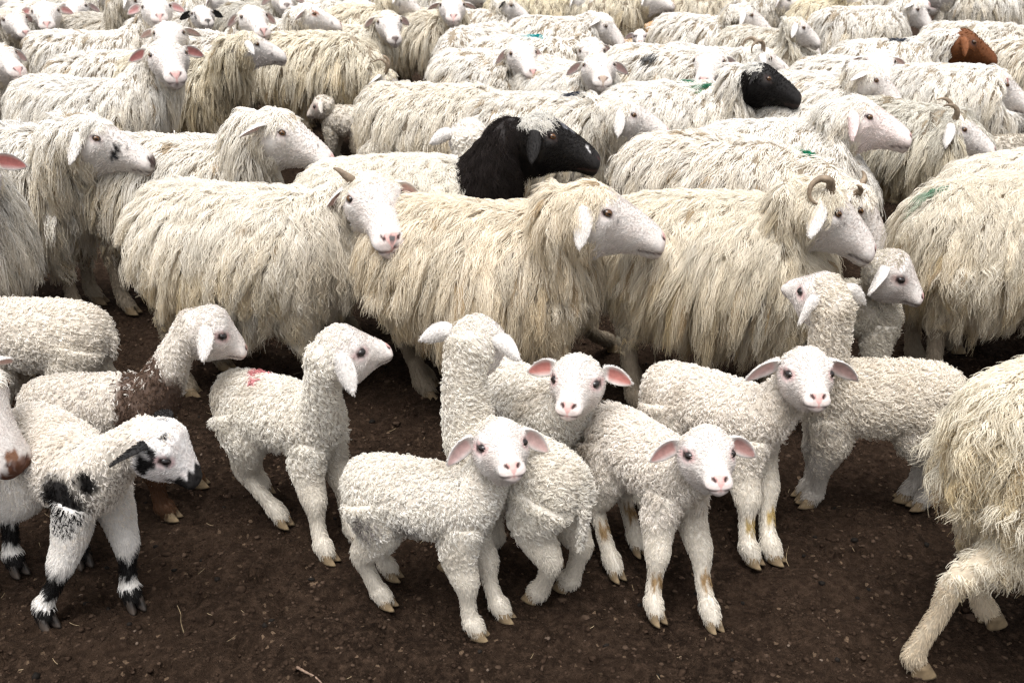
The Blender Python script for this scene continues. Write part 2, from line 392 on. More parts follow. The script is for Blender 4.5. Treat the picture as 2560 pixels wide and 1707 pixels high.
    col = np.repeat(under[None], len(V), 0)
    head = (Rg == 0) & (U >= 2); hh_ = np.nan_to_num(H)
    hx = hh_[:, 0] / K['L']
    col[head] = skin_w
    mot = field(hh_, 75., sp['seed'] * 1.7)[:, :1] * .5 + field(hh_, 190., sp['seed'] * .9)[:, :1] * .5           # thin patchy face hair over pinkish-grey skin
    thin = np.clip(.30 + .5 * mot + .25 * smooth(.35, .8, hx)[:, None], 0, .8) * head[:, None]
    col = col * (1 - thin * .75) + skin_w * np.array([.87, .80, .775]) * thin * .75
    leg = Rg == 3
    legc = np.array(sp.get('leg', (.66, .61, .53) if not adult else (.34, .285, .215))); col[leg] = legc  # adult legs: dirty brown, darkened to carry the shade beneath the fleece
    for f0, f1, lc in sp.get('leg_marks', ()):
        wob = .03 * np.sin(V @ np.array([310., 270, 190])); k = leg & (U - 4 + wob > f0) & (U - 4 + wob < f1) & ((Nn_[:, 0] > .15) | (f1 > 1) | (sum(lc) < .1)); col[k] = lc
    ear = Rg == 2; col[ear] = np.array(sp.get('ear_col', skin_w))
    pink = np.array(sp.get('ear_in', (.66, .45, .42)))
    w = smooth(.45, .95, I)[:, None] * ear[:, None]; col = col * (1 - w) + pink * w
    pk = np.array(sp.get('nose_col', (.62, .36, .33))); er1 = K['eye_r']
    nr_ = K['nose_r']; zn = (hh_[:, 2] - K['nose'][2]) / nr_; yn = np.abs(hh_[:, 1]) / nr_
    padw = np.interp(zn, [-3.2, -1.6, -.4, .6, 1.3], [.18, .30, 1.15, 1.65, .9])           # a wedge: wide between the nostrils, narrow at the lip
    w = (1 - smooth(.75, 1.15, yn / padw)) * smooth(-3.4, -2.6, zn) * (1 - smooth(.7, 1.5, zn)) * smooth(.84, .90, hx) * head
    w = w[:, None] * .9; col = col * (1 - w) + pk * w
    w = (smooth(.90, .99, hx) * .16)[:, None] * head[:, None]; col = col * (1 - w) + pk * w
    for g in (-1, 1):
        nz = np.array([K['nose'][0] + .001, g * K['nose'][1], K['nose'][2]]); q = hh_ - nz; qa = (g * q[:, 1] * .78 + q[:, 2] * .62) / 1.0; qb = (-g * q[:, 1] * .62 + q[:, 2] * .78) / (.48 if adult else .62)
        d = np.sqrt(q[:, 0] ** 2 * .35 + qa ** 2 + qb ** 2)
        w = (1 - smooth(.60 * K['nose_r'], 1.05 * K['nose_r'], d))[:, None] * head[:, None]; col = col * (1 - w) + np.array((.05, .022, .02)) * w
        e = eye_surface(K, g); d = np.sqrt(((hh_ - e) ** 2 / np.array([1.3, 1, .72]) ** 2).sum(1))
        lid = np.array(sp.get('lid', (.40, .26, .24) if adult else (.60, .31, .30))); w = (1 - smooth(1.0 * er1, (1.6 if adult else 2.0) * er1, d))[:, None] * head[:, None] * (.5 if adult else .62); col = col * (1 - w) + lid * w
        w = (1 - smooth(.80 * er1, 1.05 * er1, d))[:, None] * head[:, None]; col = col * (1 - w) + np.array((.05, .03, .028)) * w
    mzv = mz0 + (mz1 - mz0) * np.clip((hh_[:, 0] - mx0) / (mx1 - mx0), 0, 1)
    w = (np.exp(-((hh_[:, 2] - mzv) / mw) ** 2) * smooth(mx0, mx0 + .008, hh_[:, 0]) * .85)[:, None] * head[:, None]; col = col * (1 - w) + np.array((.07, .04, .035)) * w
    for g in (-1, 1):
        tm = eye_surface(K, g) + np.array([1.35 * er1, 0, -.45 * er1]); d = np.sqrt(((hh_ - tm) ** 2).sum(1)); w = (1 - smooth(.35 * er1, .8 * er1, d))[:, None] * head[:, None] * .7; col = col * (1 - w) + np.array((.11, .07, .065)) * w
    if adult and skin_w.sum() > 1.5:
        for _ in range(rng.integers(2, 9)):
            q = hh_[head][rng.integers(0, head.sum())]; d = np.sqrt(((hh_ - q) ** 2).sum(1)); w = (1 - smooth(.003, .0065, d))[:, None] * head[:, None] * .8; col = col * (1 - w) + np.array((.07, .055, .05)) * w
    for (px, py, pz, pr, pc) in sp.get('head_marks', ()):
        d = np.sqrt(((hh_ - np.array([px, py, pz])) ** 2).sum(1)) + .15 * pr * np.sin(hh_ @ np.array([190., 230, 170]))
        w = (1 - smooth(.82 * pr, 1.05 * pr, d))[:, None] * head[:, None]; col = col * (1 - w) + np.array(pc) * w
    for (dx, dy, dz, dr, dc) in sp.get('dirt', ()):
        d = np.sqrt(((V - np.array([dx, dy, dz])) ** 2).sum(1)) / dr; w = (1 - smooth(.8, 1.05, d))[:, None] * (U < 2)[:, None]; col = col * (1 - w) + np.array(dc) * w
    for (u0, u1, c1) in sp.get('wool_bands', ()):
        k = (Rg == 0) & (U > u0) & (U < u1); col[k] = c1
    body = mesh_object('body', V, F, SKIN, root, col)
    # ---- eyes
    for sg in (-1, 1):
        e = eye_surface(K, sg); o_ = toW((e + np.array([.0, -sg * .56 * er1, -.02 * er1]))[None])[0]
        ob = link(bpy.data.objects.new('eye', EYE_ME['A' if adult else 'L']), root)
        out = unit(sd * sg + .30 * Fh + .10 * Uh); xa = unit(Fh - out * (Fh @ out)); ya = np.cross(out, xa)
        ob.matrix_local = Matrix(((xa[0], ya[0], out[0], o_[0]), (xa[1], ya[1], out[1], o_[1]), (xa[2], ya[2], out[2], o_[2]), (0, 0, 0, 1))) @ Matrix.Scale(hs * er1 / .0165, 4)
    # ---- horns
    if 'horn' in sp:
        turns, hr, hl_ = sp['horn']; t = np.linspace(0, 1, 40); ph = np.linspace(0, 2 * np.pi, 14, endpoint=False)
        for sg in sp.get('horn_sides', (-1, 1)):
            an = t * turns * 2 * np.pi
            cen = np.stack([.060 - hr + hr * np.cos(an), sg * (.052 + .012 * np.minimum(1, t * 3) + hl_ * t), .060 + hr * 1.1 * np.sin(an) + .010 * np.minimum(1, t * 4)], -1)
            rr = .016 * (1 - .78 * t) * (1 + .06 * np.sin(t * 110)); tg = unit(np.gradient(cen, axis=0)); s1 = unit(np.cross(tg, np.array([0, 1., .2]))); s2 = np.cross(tg, s1)
            R = cen[:, None] + s1[:, None] * (rr[:, None] * np.cos(ph))[..., None] + s2[:, None] * (rr[:, None] * np.sin(ph))[..., None]
            hsx = Shell(); hsx.loft(toW(R), t, 0, tg); hv = hsx.done(); mesh_object('horn', hv[0], hv[1], HORN, root)
    # ---- hooves
    for q, p in enumerate(feet):
        ob = link(bpy.data.objects.new('hoof', HOOF_ME['d' if sp.get('dark_hoof') else 'y']), root)
        k = K['hoof_s']; ob.location = (p[0] + .004, p[1], p[2] - K['front'][-1][2]); ob.scale = (k, k, k); ob.rotation_euler = (0, 0, rng.normal(0, .12))
    grow_coat(sp, root, rng, V, F, U, Rg, Tn, H, I, Nn_, col, K, adult, lod, sc, Fh, sd, Uh)
    root['label'] = sp['label']; root['category'] = 'sheep' if adult else 'lamb'
    root['group'] = 'ewes of the flock' if adult else 'lambs of the flock'
    return root

def sample(rng, V, F, w, n):
    A, B, C = V[F[:, 0]], V[F[:, 1]], V[F[:, 2]]; Dq = V[F[:, 3]]
    area = .5 * (np.linalg.norm(np.cross(B - A, C - A), axis=1) + np.linalg.norm(np.cross(C - A, Dq - A), axis=1)) * w
    tot = area.sum()
    if callable(n):
        n = n(tot)
    if tot <= 0 or n < 1:
        return None, None
    # stratified along the face order for even cover
    cs = np.cumsum(area) / tot
    f = np.searchsorted(cs, (np.arange(n) + rng.random(n)) / n); f = np.clip(f, 0, len(F) - 1)
    a, b = rng.random(n), rng.random(n)
    W = np.stack([(1 - a) * (1 - b), a * (1 - b), a * b, (1 - a) * b], 1)
    return f, W

def interp(F, f, W, X):
    return (X[F[f]] * (W[..., None] if X.ndim > 1 else W)).sum(1)

def field(p, k, ph):
    """cheap smooth vector noise"""
    q = p * k
    return np.stack([np.sin(q @ np.array([1.3, .7, -.5]) + ph) + np.sin(q @ np.array([-.6, 1.9, 1.1]) + 2.1 * ph),
                     np.sin(q @ np.array([.8, -1.2, .9]) + 1.7 * ph) + np.sin(q @ np.array([1.7, .5, -1.4]) + .3 * ph),
                     np.sin(q @ np.array([-.9, 1.1, 1.2]) + .9 * ph) + np.sin(q @ np.array([.4, -1.5, 1.9]) + 3.1 * ph)], -1) * .5

def grow_coat(sp, root, rng, V, F, U, Rg, Tn, H, I, Nn, col, K, adult, lod, sc, Fh, sd, Uh):
    down = np.array([0, 0, -1.]); hh = np.nan_to_num(H); hx = np.where(np.isnan(H[:, 0]) | (Rg != 0), -1, hh[:, 0] / K['L'])
    ph = rng.random() * 20
    # ---- how long the wool is at every vertex
    wl = np.zeros(len(V)); nz = Nn[:, 2]
    tr = (Rg == 0) & (U < 1); nk = (Rg == 0) & (U >= 1) & (U < 2); hd = (Rg == 0) & (U >= 2)
    if adult:
        wl[tr] = .165 - .085 * smooth(.25, .95, nz[tr]) - .07 * smooth(.5, .95, -nz[tr])
        wl[nk] = .135 - .06 * smooth(.2, .8, nz[nk])
        fl = sp.get('forelock', .10)
        fwl = sp.get('face_wool', 1.); hxq = hx[hd] / fwl
        wl[hd] = np.where(hxq + .10 * np.sin(hh[hd] @ np.array([0., 60, 90])) < .21, .060, 0)
        wl[hd] = np.maximum(wl[hd], .045 * (1 - smooth(.22, .34, hxq)) * (hh[hd, 2] > .040))
        wl[hd] = np.maximum(wl[hd], fl * .5 * (1 - .6 * smooth(.20, .42, hxq)) * (hxq < .42) * (hh[hd, 2] > .060))
        wl[hd] = np.maximum(wl[hd], .06 * (1 - smooth(.26, .42, hxq)) * (hh[hd, 2] < -.055))
        lg = Rg == 3; wl[lg] = .078 * sp.get('leg_wool', 1.) * (1 - .78 * smooth(.12 * sp.get('leg_wool', 1.), .44, U[lg] - 4)) * (U[lg] - 4 < .47)
        wl[Rg == 1] = .07
    else:
        base = .86 * sp.get('curl', .026)
        wl[tr] = base; wl[nk] = base * .85
        wl[hd] = np.where(hx[hd] < .12, base * .8, 0)
        wl[hd] = np.maximum(wl[hd], base * .55 * (hx[hd] < .36) * (hh[hd, 2] > .036))
        lg = Rg == 3; wl[lg] = base * (1 - .74 * smooth(.04, .38, U[lg] - 4)) * (U[lg] - 4 < .46)
        wl[Rg == 1] = base * .8
    wl *= sp.get('wool_len', 1.)
    weight = (wl[F].min(1) > 1e-4).astype(float)
    cut = Nn[F].mean(1)[:, 2] < -.75; weight[cut] *= .35
    weight[(hx[F].min(1) >= 0)] *= 2.2
    dens = (sp.get('dens', 1.)) * ((3300, 2000, 1200)[lod] if adult else (19000, 9000, 3500)[lod])
    f, W = sample(rng, V, F, weight, lambda t: int(t * dens))
    p, n, L, u, rg, T = (interp(F, f, W, X) for X in (V, Nn, wl, U, Rg.astype(float), Tn)); hxs = np.where(U[F[f]].min(1) >= 2, interp(F, f, W, hx), -1)
    n = unit(n); T = unit(T); nl = len(p); hl3 = interp(F, f, W, hh)
    # ---- flow of the locks
    fieldv = field(p, 9. if adult else 22., ph)
    back = np.where(adult, .22 + .2 * smooth(.5, .95, n[:, 2:3]), .5)
    fl = down * (1.0 if adult else .75) - T * back + fieldv * (.22 if adult else .55) + rng.normal(0, .09 if adult else .35, (nl, 3))
    fl = unit(fl - n * (fl * n).sum(1, keepdims=True))
    if adult:
        M = (9, 7, 6)[lod]; Kst = (16, 10, 7)[lod]; rs = (.0140, .0175, .022)[lod]; sr = (.00092, .00150, .0024)[lod]
        L = L * rng.uniform(.72, 1.22, nl) * (1 + .18 * np.sin(p @ np.array([11., 5, 7]) + ph)); lift = .55 + .25 * smooth(.3, .9, n[:, 2]) + rng.normal(0, .10, nl); grav = .8
        amp = .62 * sp.get('wave', .0065) * rng.uniform(.3, 1.5, nl); lam = rng.uniform(.032, .060, nl)
    else:
        M = (9, 7, 5)[lod]; Kst = (3, 3, 3)[lod]; rs = (.0030, .0050, .008)[lod]; sr = (.00100, .0019, .0033)[lod]
        L = L * rng.uniform(.75, 1.2, nl); lift = .80 + rng.normal(0, .2, nl); grav = .25
        amp = .85 * sp.get('wave', .0042) * rng.uniform(.5, 1.4, nl); lam = rng.uniform(.011, .019, nl)
    t = np.linspace(0, 1, M); path = np.zeros((nl, M, 3)); path[:, 0] = p - n * .004
    for k in range(1, M):
        tm = (t[k] + t[k - 1]) / 2
        d = unit(n * (lift * (1 - tm) ** 1.6)[:, None] + fl * (.55 + .3 * tm) + down * (grav * tm))
        path[:, k] = path[:, k - 1] + d * (L / (M - 1))[:, None]
    sup = np.arange(nl); syel = np.zeros((nl, 1)); slum = np.ones((nl, 1))
    if adult:                                           # neighbouring locks lean together into thicker staples
        cs = rng.choice(nl, max(2, nl // (8, 6, 5)[lod]), replace=False)
        cp = path[cs, M // 2]; near = np.concatenate([((path[i:i + 800, M // 2][:, None] - cp[None]) ** 2).sum(-1).argmin(1) for i in range(0, nl, 800)])
        sup = cs[near]; k = np.clip((L - .055) / .085, .06, 1)[:, None, None]
        path += (path[sup] - path) * (.60 * t ** 1.5)[None, :, None] * k
        syel = rng.random((nl, 1))[sup]; slum = 1 + (rng.uniform(.80, 1.05, (nl, 1))[sup] - 1) * k[:, :, 0]
    mid = path[:, int(round((.85 if adult else .6) * (M - 1)))]
    e = np.cross(n, fl); phs = rng.random(nl) * 6.28
    arg = 2 * np.pi * (t[None] * L[:, None]) / lam[:, None] + phs[:, None]
    en = np.minimum(1, t * 2.2)[None]
    path += e[:, None] * (amp[:, None] * en * np.sin(arg))[..., None] + n[:, None] * ((amp * (.45 if adult else .8))[:, None] * en * np.cos(arg))[..., None]
    # ---- strands of every lock
    an = rng.random((nl, Kst)) * 6.28; rr = rs * np.sqrt(rng.random((nl, Kst))) * np.minimum(1, L / (.05 if adult else .012))[:, None]
    off = e[:, None] * (rr * np.cos(an))[..., None] + fl[:, None] * (rr * np.sin(an))[..., None]
    cl = 1 - ((.52 * np.clip((L - .03) / .08, .25, 1)[:, None] if adult else .6) * (t ** .9)[None])[:, None, :, None] if adult else (1 - .6 * t ** .9)[None, None, :, None]
    Ls = rng.uniform(.62 if adult else .8, 1.14, (nl, Kst, 1, 1))
    P = p[:, None, None] + (path - p[:, None])[:, None] * Ls + off[:, :, None] * cl
    P = P + rng.normal(0, 1, (nl, Kst, 1, 3)) * ((.0055 if adult else .0020) * t ** 1.4)[None, None, :, None]
    # ---- colour of every lock
    wc = np.array(sp.get('wool', (.83, .80, .735) if adult else (.82, .80, .765))) * (np.array([1.05, 1.06, 1.10]) if adult else 1.03)
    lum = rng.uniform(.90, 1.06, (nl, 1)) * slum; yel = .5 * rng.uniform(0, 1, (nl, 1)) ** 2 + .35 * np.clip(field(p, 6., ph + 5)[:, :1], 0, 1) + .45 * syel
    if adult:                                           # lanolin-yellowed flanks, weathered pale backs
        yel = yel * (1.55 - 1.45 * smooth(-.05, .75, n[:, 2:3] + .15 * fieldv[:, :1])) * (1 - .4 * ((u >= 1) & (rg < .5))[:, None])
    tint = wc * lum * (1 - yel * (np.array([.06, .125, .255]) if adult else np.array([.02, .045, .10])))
    if not adult:                                       # dust and damp stains in the lambs' coats
        st = np.clip(field(p, 13., ph + 9)[:, :1] * .8 + field(p, 41., ph + 3)[:, 1:2] * .5 - .15, 0, 1) * sp.get('stain', .75)
        tint = tint * (1 - st * np.array([.38, .43, .50]))
    if adult:                                           # soiled locks, and on most ewes a grubby brisket
        k = rng.random(nl) < .018; tint[k] *= np.array([.62, .53, .42])
        if rng.random() < .7:
            w = smooth(.15, .75, n[:, 0:1]) * ((u > .9) & (u < 1.75))[:, None] * np.clip(.35 + .6 * field(p, 16., ph + 7)[:, :1], 0, 1) * rng.uniform(.5, 1.)
            tint = tint * (1 - w * np.array([.42, .47, .54]))
    if 'poll_wool' in sp:
        w = ((hxs >= 0) & (hl3[:, 2] > .045)).astype(float)[:, None]; tint = tint * (1 - w) + np.array(sp['poll_wool']) * lum * w
        w = ((hxs >= 0) & (hl3[:, 2] <= .045)).astype(float)[:, None]; tint = tint * (1 - w) + np.array(sp['face']) * 1.4 * w
    if 'dirt' in sp:                                    # soiled patches with a shape of their own
        for (dx, dy, dz, dr, dc) in sp['dirt']:
            d = np.sqrt(((mid - np.array([dx, dy, dz])) ** 2).sum(1)) / (dr * (1.45 if adult else 1.)) + (.25 if adult else .12) * field(p, 30., ph)[:, 0] + rng.normal(0, .14 if adult else .06, nl)
            w = (1 - smooth(.75, 1.1, d))[:, None]; tint = tint * (1 - w) + np.array(dc) * rng.uniform(.8, 1.2, (nl, 1)) * w
    for (u0, u1, c1) in sp.get('wool_bands', ()):
        w = ((u > u0 + rng.normal(0, .03, nl)) & (u < u1) & (rng.random(nl) > (.0 if adult else .12))).astype(float)[:, None]; tint = tint * (1 - w) + np.array(c1) * rng.uniform(.8, 1.3, (nl, 1)) * w
    for (px, py, pz, pr, pc) in sp.get('poll_marks', ()):
        w = ((np.sqrt(((hl3 - np.array([px, py, pz])) ** 2).sum(1)) < pr) & (hxs >= 0)).astype(float)[:, None]; tint = tint * (1 - w) + np.array(pc) * w
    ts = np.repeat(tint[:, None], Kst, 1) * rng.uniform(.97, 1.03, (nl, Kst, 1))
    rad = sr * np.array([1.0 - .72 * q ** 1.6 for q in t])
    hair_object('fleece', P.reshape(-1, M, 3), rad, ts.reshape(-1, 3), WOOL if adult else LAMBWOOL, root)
    # ---- short hair of face, ears and legs
    fw = np.zeros(len(V)); L2 = np.zeros(len(V))
    fh = hd & (wl < .02) & (hx < .90); fw[fh] = 1.; L2[fh] = (.010 if adult else .0085) * (1 - .55 * smooth(.5, .9, hx[fh]))
    if adult:
        e2 = hd & (hx < .45) & (hh[:, 2] < -.055); L2[e2] = .022
    er1 = K['eye_r']
    for g in (-1, 1):
        d = np.sqrt(((hh - eye_surface(K, g)) ** 2).sum(1)); fw[hd & (d < 1.25 * er1)] = 0
    ea = Rg == 2; fw[ea & (I < .2)] = .9; L2[ea] = .006
    lg = (Rg == 3) & (wl < .022); fw[lg] = 1.; L2[lg] = (.013 if adult else .0115) * sp.get('leg_fur', 1.); fet = lg & (U - 4 > .97); fw[fet] = 0
    wt = np.where((Rg[F] == 3).all(1), fw[F].max(1), fw[F].min(1))
    dn = ((42000, 16000, 4500) if adult else (60000, 22000, 5000))[lod]
    f, W = sample(rng, V, F, wt, lambda tt: int(tt * dn))
    if f is not None:
        p, n, L, T, cc, Ii, rgg = (interp(F, f, W, X) for X in (V, Nn, L2, Tn, col, I, Rg.astype(float))); n = unit(n); m = len(p)
        earm = (np.abs(rgg - 2) < .01)[:, None]
        back = np.where(earm, T, -T) + np.where(np.abs(rgg - 3)[:, None] < .01, 0, .25) * down + rng.normal(0, .22, (m, 3)) + field(p, 40., ph) * .25
        back = unit(back - n * (back * n).sum(1, keepdims=True)); L = L * rng.uniform(.6, 1.3, m)
        q = np.stack([p - n * .001, p + (n * .55 + back * .75) * (L * .5)[:, None], p + (n * .75 + back * 1.35) * (L * .62)[:, None]], 1)
        q[:, 2] = q[:, 1] + unit(n * .25 + back + down * .25) * (L * .55)[:, None]
        sr = ((.0007, .0013, .0026) if adult else (.0006, .0011, .0022))[lod]
        ct = cc * rng.uniform(.9, 1.10, (m, 1)) * np.array([1.03, 1.03, 1.03])
        hair_object('short_coat', q, sr * np.array([1, .8, .3]), ct, FUR, root)

def small_meshes():
    # eyeball: flattened sphere, +Z looks outwards
    def ball(r):
        n, s = 14, 20; th = np.linspace(.02, np.pi - .02, n); ph = np.linspace(0, 2 * np.pi, s, endpoint=False)
        R = np.stack([r * np.sin(th)[:, None] * np.cos(ph), r * .74 * np.sin(th)[:, None] * np.sin(ph), r * np.cos(th)[:, None] + 0 * ph], -1)[::-1]
        h = Shell(); h.loft(R, th, 0, np.zeros((n, 3))); return h.done()[:2]
    for k, m in (('A', EYE_A), ('L', EYE_L)):
        V, F = ball(.0155); o = mesh_object('eye', V, F, m); EYE_ME[k] = o.data; bpy.data.objects.remove(o)
    # cloven hoof: two curved claws
    for k, m in (('y', HOOF_Y), ('d', HOOF_D)):
        Vs, Fs, nv = [], [], 0
        for sg in (-1, 1):
            zz = np.array([0.0, .004, .012, .021, .028]); rr = []
            ph = np.linspace(0, 2 * np.pi, 12, endpoint=False)
            for z in zz:
                g = z / .028; lx = .024 * (1 - .34 * g); ly = .0098 * (1 - .10 * g); cx = .008 - .010 * g
                x = cx + lx * np.cos(ph) * (1 - .0 * g); y = ly * np.sin(ph) * (1 - .35 * np.clip(np.cos(ph), 0, 1) ** 2)
                rr.append(np.stack([x, y + sg * (.0108 + .0022 * (1 - g) * np.clip(np.cos(ph), 0, 1)), np.full(12, z)], -1))
            h = Shell(); h.loft(np.array(rr), zz, 0, np.zeros((5, 3))); V, F = h.done()[:2]
            Vs.append(V); Fs.append(F + nv); nv += len(V)
        o = mesh_object('hoof', np.vstack(Vs), np.vstack(Fs), m); HOOF_ME[k] = o.data; bpy.data.objects.remove(o)
EYE_ME, HOOF_ME = {}, {}
small_meshes()
# ------------------------------------------------------------------ the yard floor
def mat_soil():
    N = Nodes('soil'); o = N.n('ShaderNodeOutputMaterial'); b = N.n('ShaderNodeBsdfPrincipled', i_Roughness=1.)
    b.inputs['Specular IOR Level'].default_value = .04
    tc = N.n('ShaderNodeTexCoord')
    n1 = N.n('ShaderNodeTexNoise', i_Scale=1.7, i_Detail=6., i_Roughness=.6); n2 = N.n('ShaderNodeTexNoise', i_Scale=38., i_Detail=8., i_Roughness=.7)
    n3 = N.n('ShaderNodeTexNoise', i_Scale=260., i_Detail=5., i_Roughness=.7); vo = N.n('ShaderNodeTexVoronoi', i_Scale=115.)
    for q in (n1, n2, n3, vo): N.l(tc, 'Object', q, 'Vector')
    r1 = N.n('ShaderNodeMapRange', i_1=.35, i_2=.65); N.l(n1, 0, r1, 0)
    c = N.mix('MIX', (r1, 0), (.015, .0094, .0063), (.036, .0226, .0150))
    r2 = N.n('ShaderNodeMapRange', i_1=.44, i_2=.66); N.l(n2, 0, r2, 0)
    c = N.mix('MIX', (r2, 0), c, (.058, .037, .025))
    sep = N.n('ShaderNodeSeparateColor'); N.l(vo, 'Color', sep, 0)                    # every crumb cell has its own tone
    rv = N.n('ShaderNodeMapRange', i_1=0., i_2=1., i_3=.72, i_4=1.25); N.l(sep, 0, rv, 0)
    c = N.mix('MULTIPLY', 1., c, (rv, 0))
    r4 = N.n('ShaderNodeMapRange', i_1=.985, i_2=.998); N.l(sep, 1, r4, 0)
    c = N.mix('MIX', (r4, 0), c, (.17, .115, .075))
    r3 = N.n('ShaderNodeMapRange', i_1=.60, i_2=.72); N.l(n3, 0, r3, 0)
    c = N.mix('MIX', (r3, 0), c, (.075, .052, .037))
    N.t.links.new(c[0].outputs[c[1]], b.inputs['Base Color'])
    ad = N.n('ShaderNodeMath', operation='MULTIPLY_ADD'); ad.inputs[1].default_value = .5; N.l(n3, 0, ad, 0); N.l(n2, 0, ad, 2)
    bp = N.n('ShaderNodeBump', i_Strength=1., i_Distance=.02); N.l(ad, 0, bp, 'Height'); N.l(bp, 0, b, 'Normal')
    N.l(b, 0, o, 0)
    return N.m
SOIL = mat_soil()

def vnoise(x, y, seed):
    """value noise on a lattice, numpy"""
    r = np.random.default_rng(seed).random((257, 257)); xi = np.floor(x).astype(int); yi = np.floor(y).astype(int); fx = x - xi; fy = y - yi
    fx = fx * fx * (3 - 2 * fx); fy = fy * fy * (3 - 2 * fy); g = lambda i, j: r[i % 257, j % 257]
    return (g(xi, yi)*(1-fx) + g(xi+1, yi)*fx)*(1-fy) + (g(xi, yi+1)*(1-fx) + g(xi+1, yi+1)*fx)*fy

def ground_z(x, y):
    z = .014 * (vnoise(x * 3 + 50, y * 3 + 50, 1) - .5) + .026 * (vnoise(x * 11 + 90, y * 11 + 20, 2) - .5) + .018 * (vnoise(x * 27 + 9, y * 27 + 70, 3) - .5) + .008 * (vnoise(x * 62 + 9, y * 62, 4) - .5)
    return z - .006

_hr = np.random.default_rng(21)
PRINTS = np.stack([_hr.uniform(-2.3, 2.3, 420), _hr.uniform(1.2, 3.8, 420), _hr.random(420) * 6.28, _hr.uniform(.6, 1.25, 420)], 1)

def tread(X, Y, Z):
    """press cloven hoof prints into the height grid"""
    for (px, py, an, k) in PRINTS:
        i0, i1 = np.searchsorted(X, (px - .07, px + .07)); j0, j1 = np.searchsorted(Y, (py - .07, py + .07))
        gx, gy = np.meshgrid(X[i0:i1] - px, Y[j0:j1] - py, indexing='ij'); a = gx * math.cos(an) + gy * math.sin(an); b = -gx * math.sin(an) + gy * math.cos(an)
        d = 0
        for sg in (-1, 1):
            r = np.sqrt((a / (.026 * k)) ** 2 + ((b - sg * .0125 * k) / (.0105 * k)) ** 2); d = d - .013 * k * (1 - smooth(.6, 1.1, r)) + .005 * k * np.exp(-((r - 1.35) / .3) ** 2)
        Z[i0:i1, j0:j1] += d

def build_ground():
    # one sheet: fine near the camera, coarser outwards to the horizon
    def axis(lo, hi, fine, far):
        a = np.arange(lo, hi + 1e-6, fine); g = []; s = fine; q = hi
        while q < far:
            s *= 1.35; q += s; g.append(q)
        g2 = []; s = fine; q = lo
        while q > -far:
            s *= 1.35; q -= s; g2.append(q)
        return np.concatenate([g2[::-1], a, g])
    X = axis(-2.4, 2.4, .0095, 900); Y = axis(1.15, 3.9, .0095, 900)
    gx, gy = np.meshgrid(X, Y, indexing='ij')
    fade = np.clip(1 - (np.maximum(np.abs(gx) - 2.4, 0) + np.maximum(gy - 3.9, 0) + np.maximum(1.15 - gy, 0)) / 6, 0, 1)
    Z = ground_z(gx, gy) * np.where(fade > 0, fade, 0) - .0
    tread(X, Y, Z)
    V = np.stack([gx, gy, Z], -1).reshape(-1, 3); i = np.arange(len(X) * len(Y)).reshape(len(X), len(Y))
    F = np.stack([i[:-1, :-1], i[1:, :-1], i[1:, 1:], i[:-1, 1:]], -1).reshape(-1, 4)
    g = mesh_object('ground', V, F, SOIL); g['kind'] = 'structure'; g['label'] = 'dark brown trampled earth of the sheep yard'

def litter(name, n, rng, size, mats, box, flat=.6, label=''):
    """crumbs of soil: small rough lumps lying on the ground, one object"""
    ph = (1 + 5 ** .5) / 2
    I = unit(np.array([(-1, ph, 0), (1, ph, 0), (-1, -ph, 0), (1, -ph, 0), (0, -1, ph), (0, 1, ph), (0, -1, -ph), (0, 1, -ph), (ph, 0, -1), (ph, 0, 1), (-ph, 0, -1), (-ph, 0, 1)]))
    T = np.array([(0,11,5),(0,5,1),(0,1,7),(0,7,10),(0,10,11),(1,5,9),(5,11,4),(11,10,2),(10,7,6),(7,1,8),(3,9,4),(3,4,2),(3,2,6),(3,6,8),(3,8,9),(4,9,5),(2,4,11),(6,2,10),(8,6,7),(9,8,1)])
    x = rng.uniform(box[0], box[1], n); y = box[2] + (box[3] - box[2]) * rng.random(n) ** 1.3
    s = size[0] * (size[1] / size[0]) ** (rng.random(n) ** 2.2)
    sx = s[:, None] * rng.uniform(.6, 1.3, (n, 3)); sx[:, 2] *= flat
    v = I[None] * rng.uniform(.7, 1.25, (n, 12, 1)) * sx[:, None]; an = rng.random(n) * 6.28; ca, sa = np.cos(an)[:, None], np.sin(an)[:, None]
    V = np.stack([v[..., 0] * ca - v[..., 1] * sa + x[:, None], v[..., 0] * sa + v[..., 1] * ca + y[:, None], v[..., 2] + (ground_z(x, y) + s * .12)[:, None]], -1).reshape(-1, 3)
    F = (T[None] + 12 * np.arange(n)[:, None, None]).reshape(-1, 3)
    o = mesh_object(name, V, F, mats, face_mat=np.repeat(rng.choice(len(mats), n, p=[.84, .15, .01] if len(mats) == 3 else None), 20))
    o['kind'] = 'stuff'; o['label'] = label
    return o

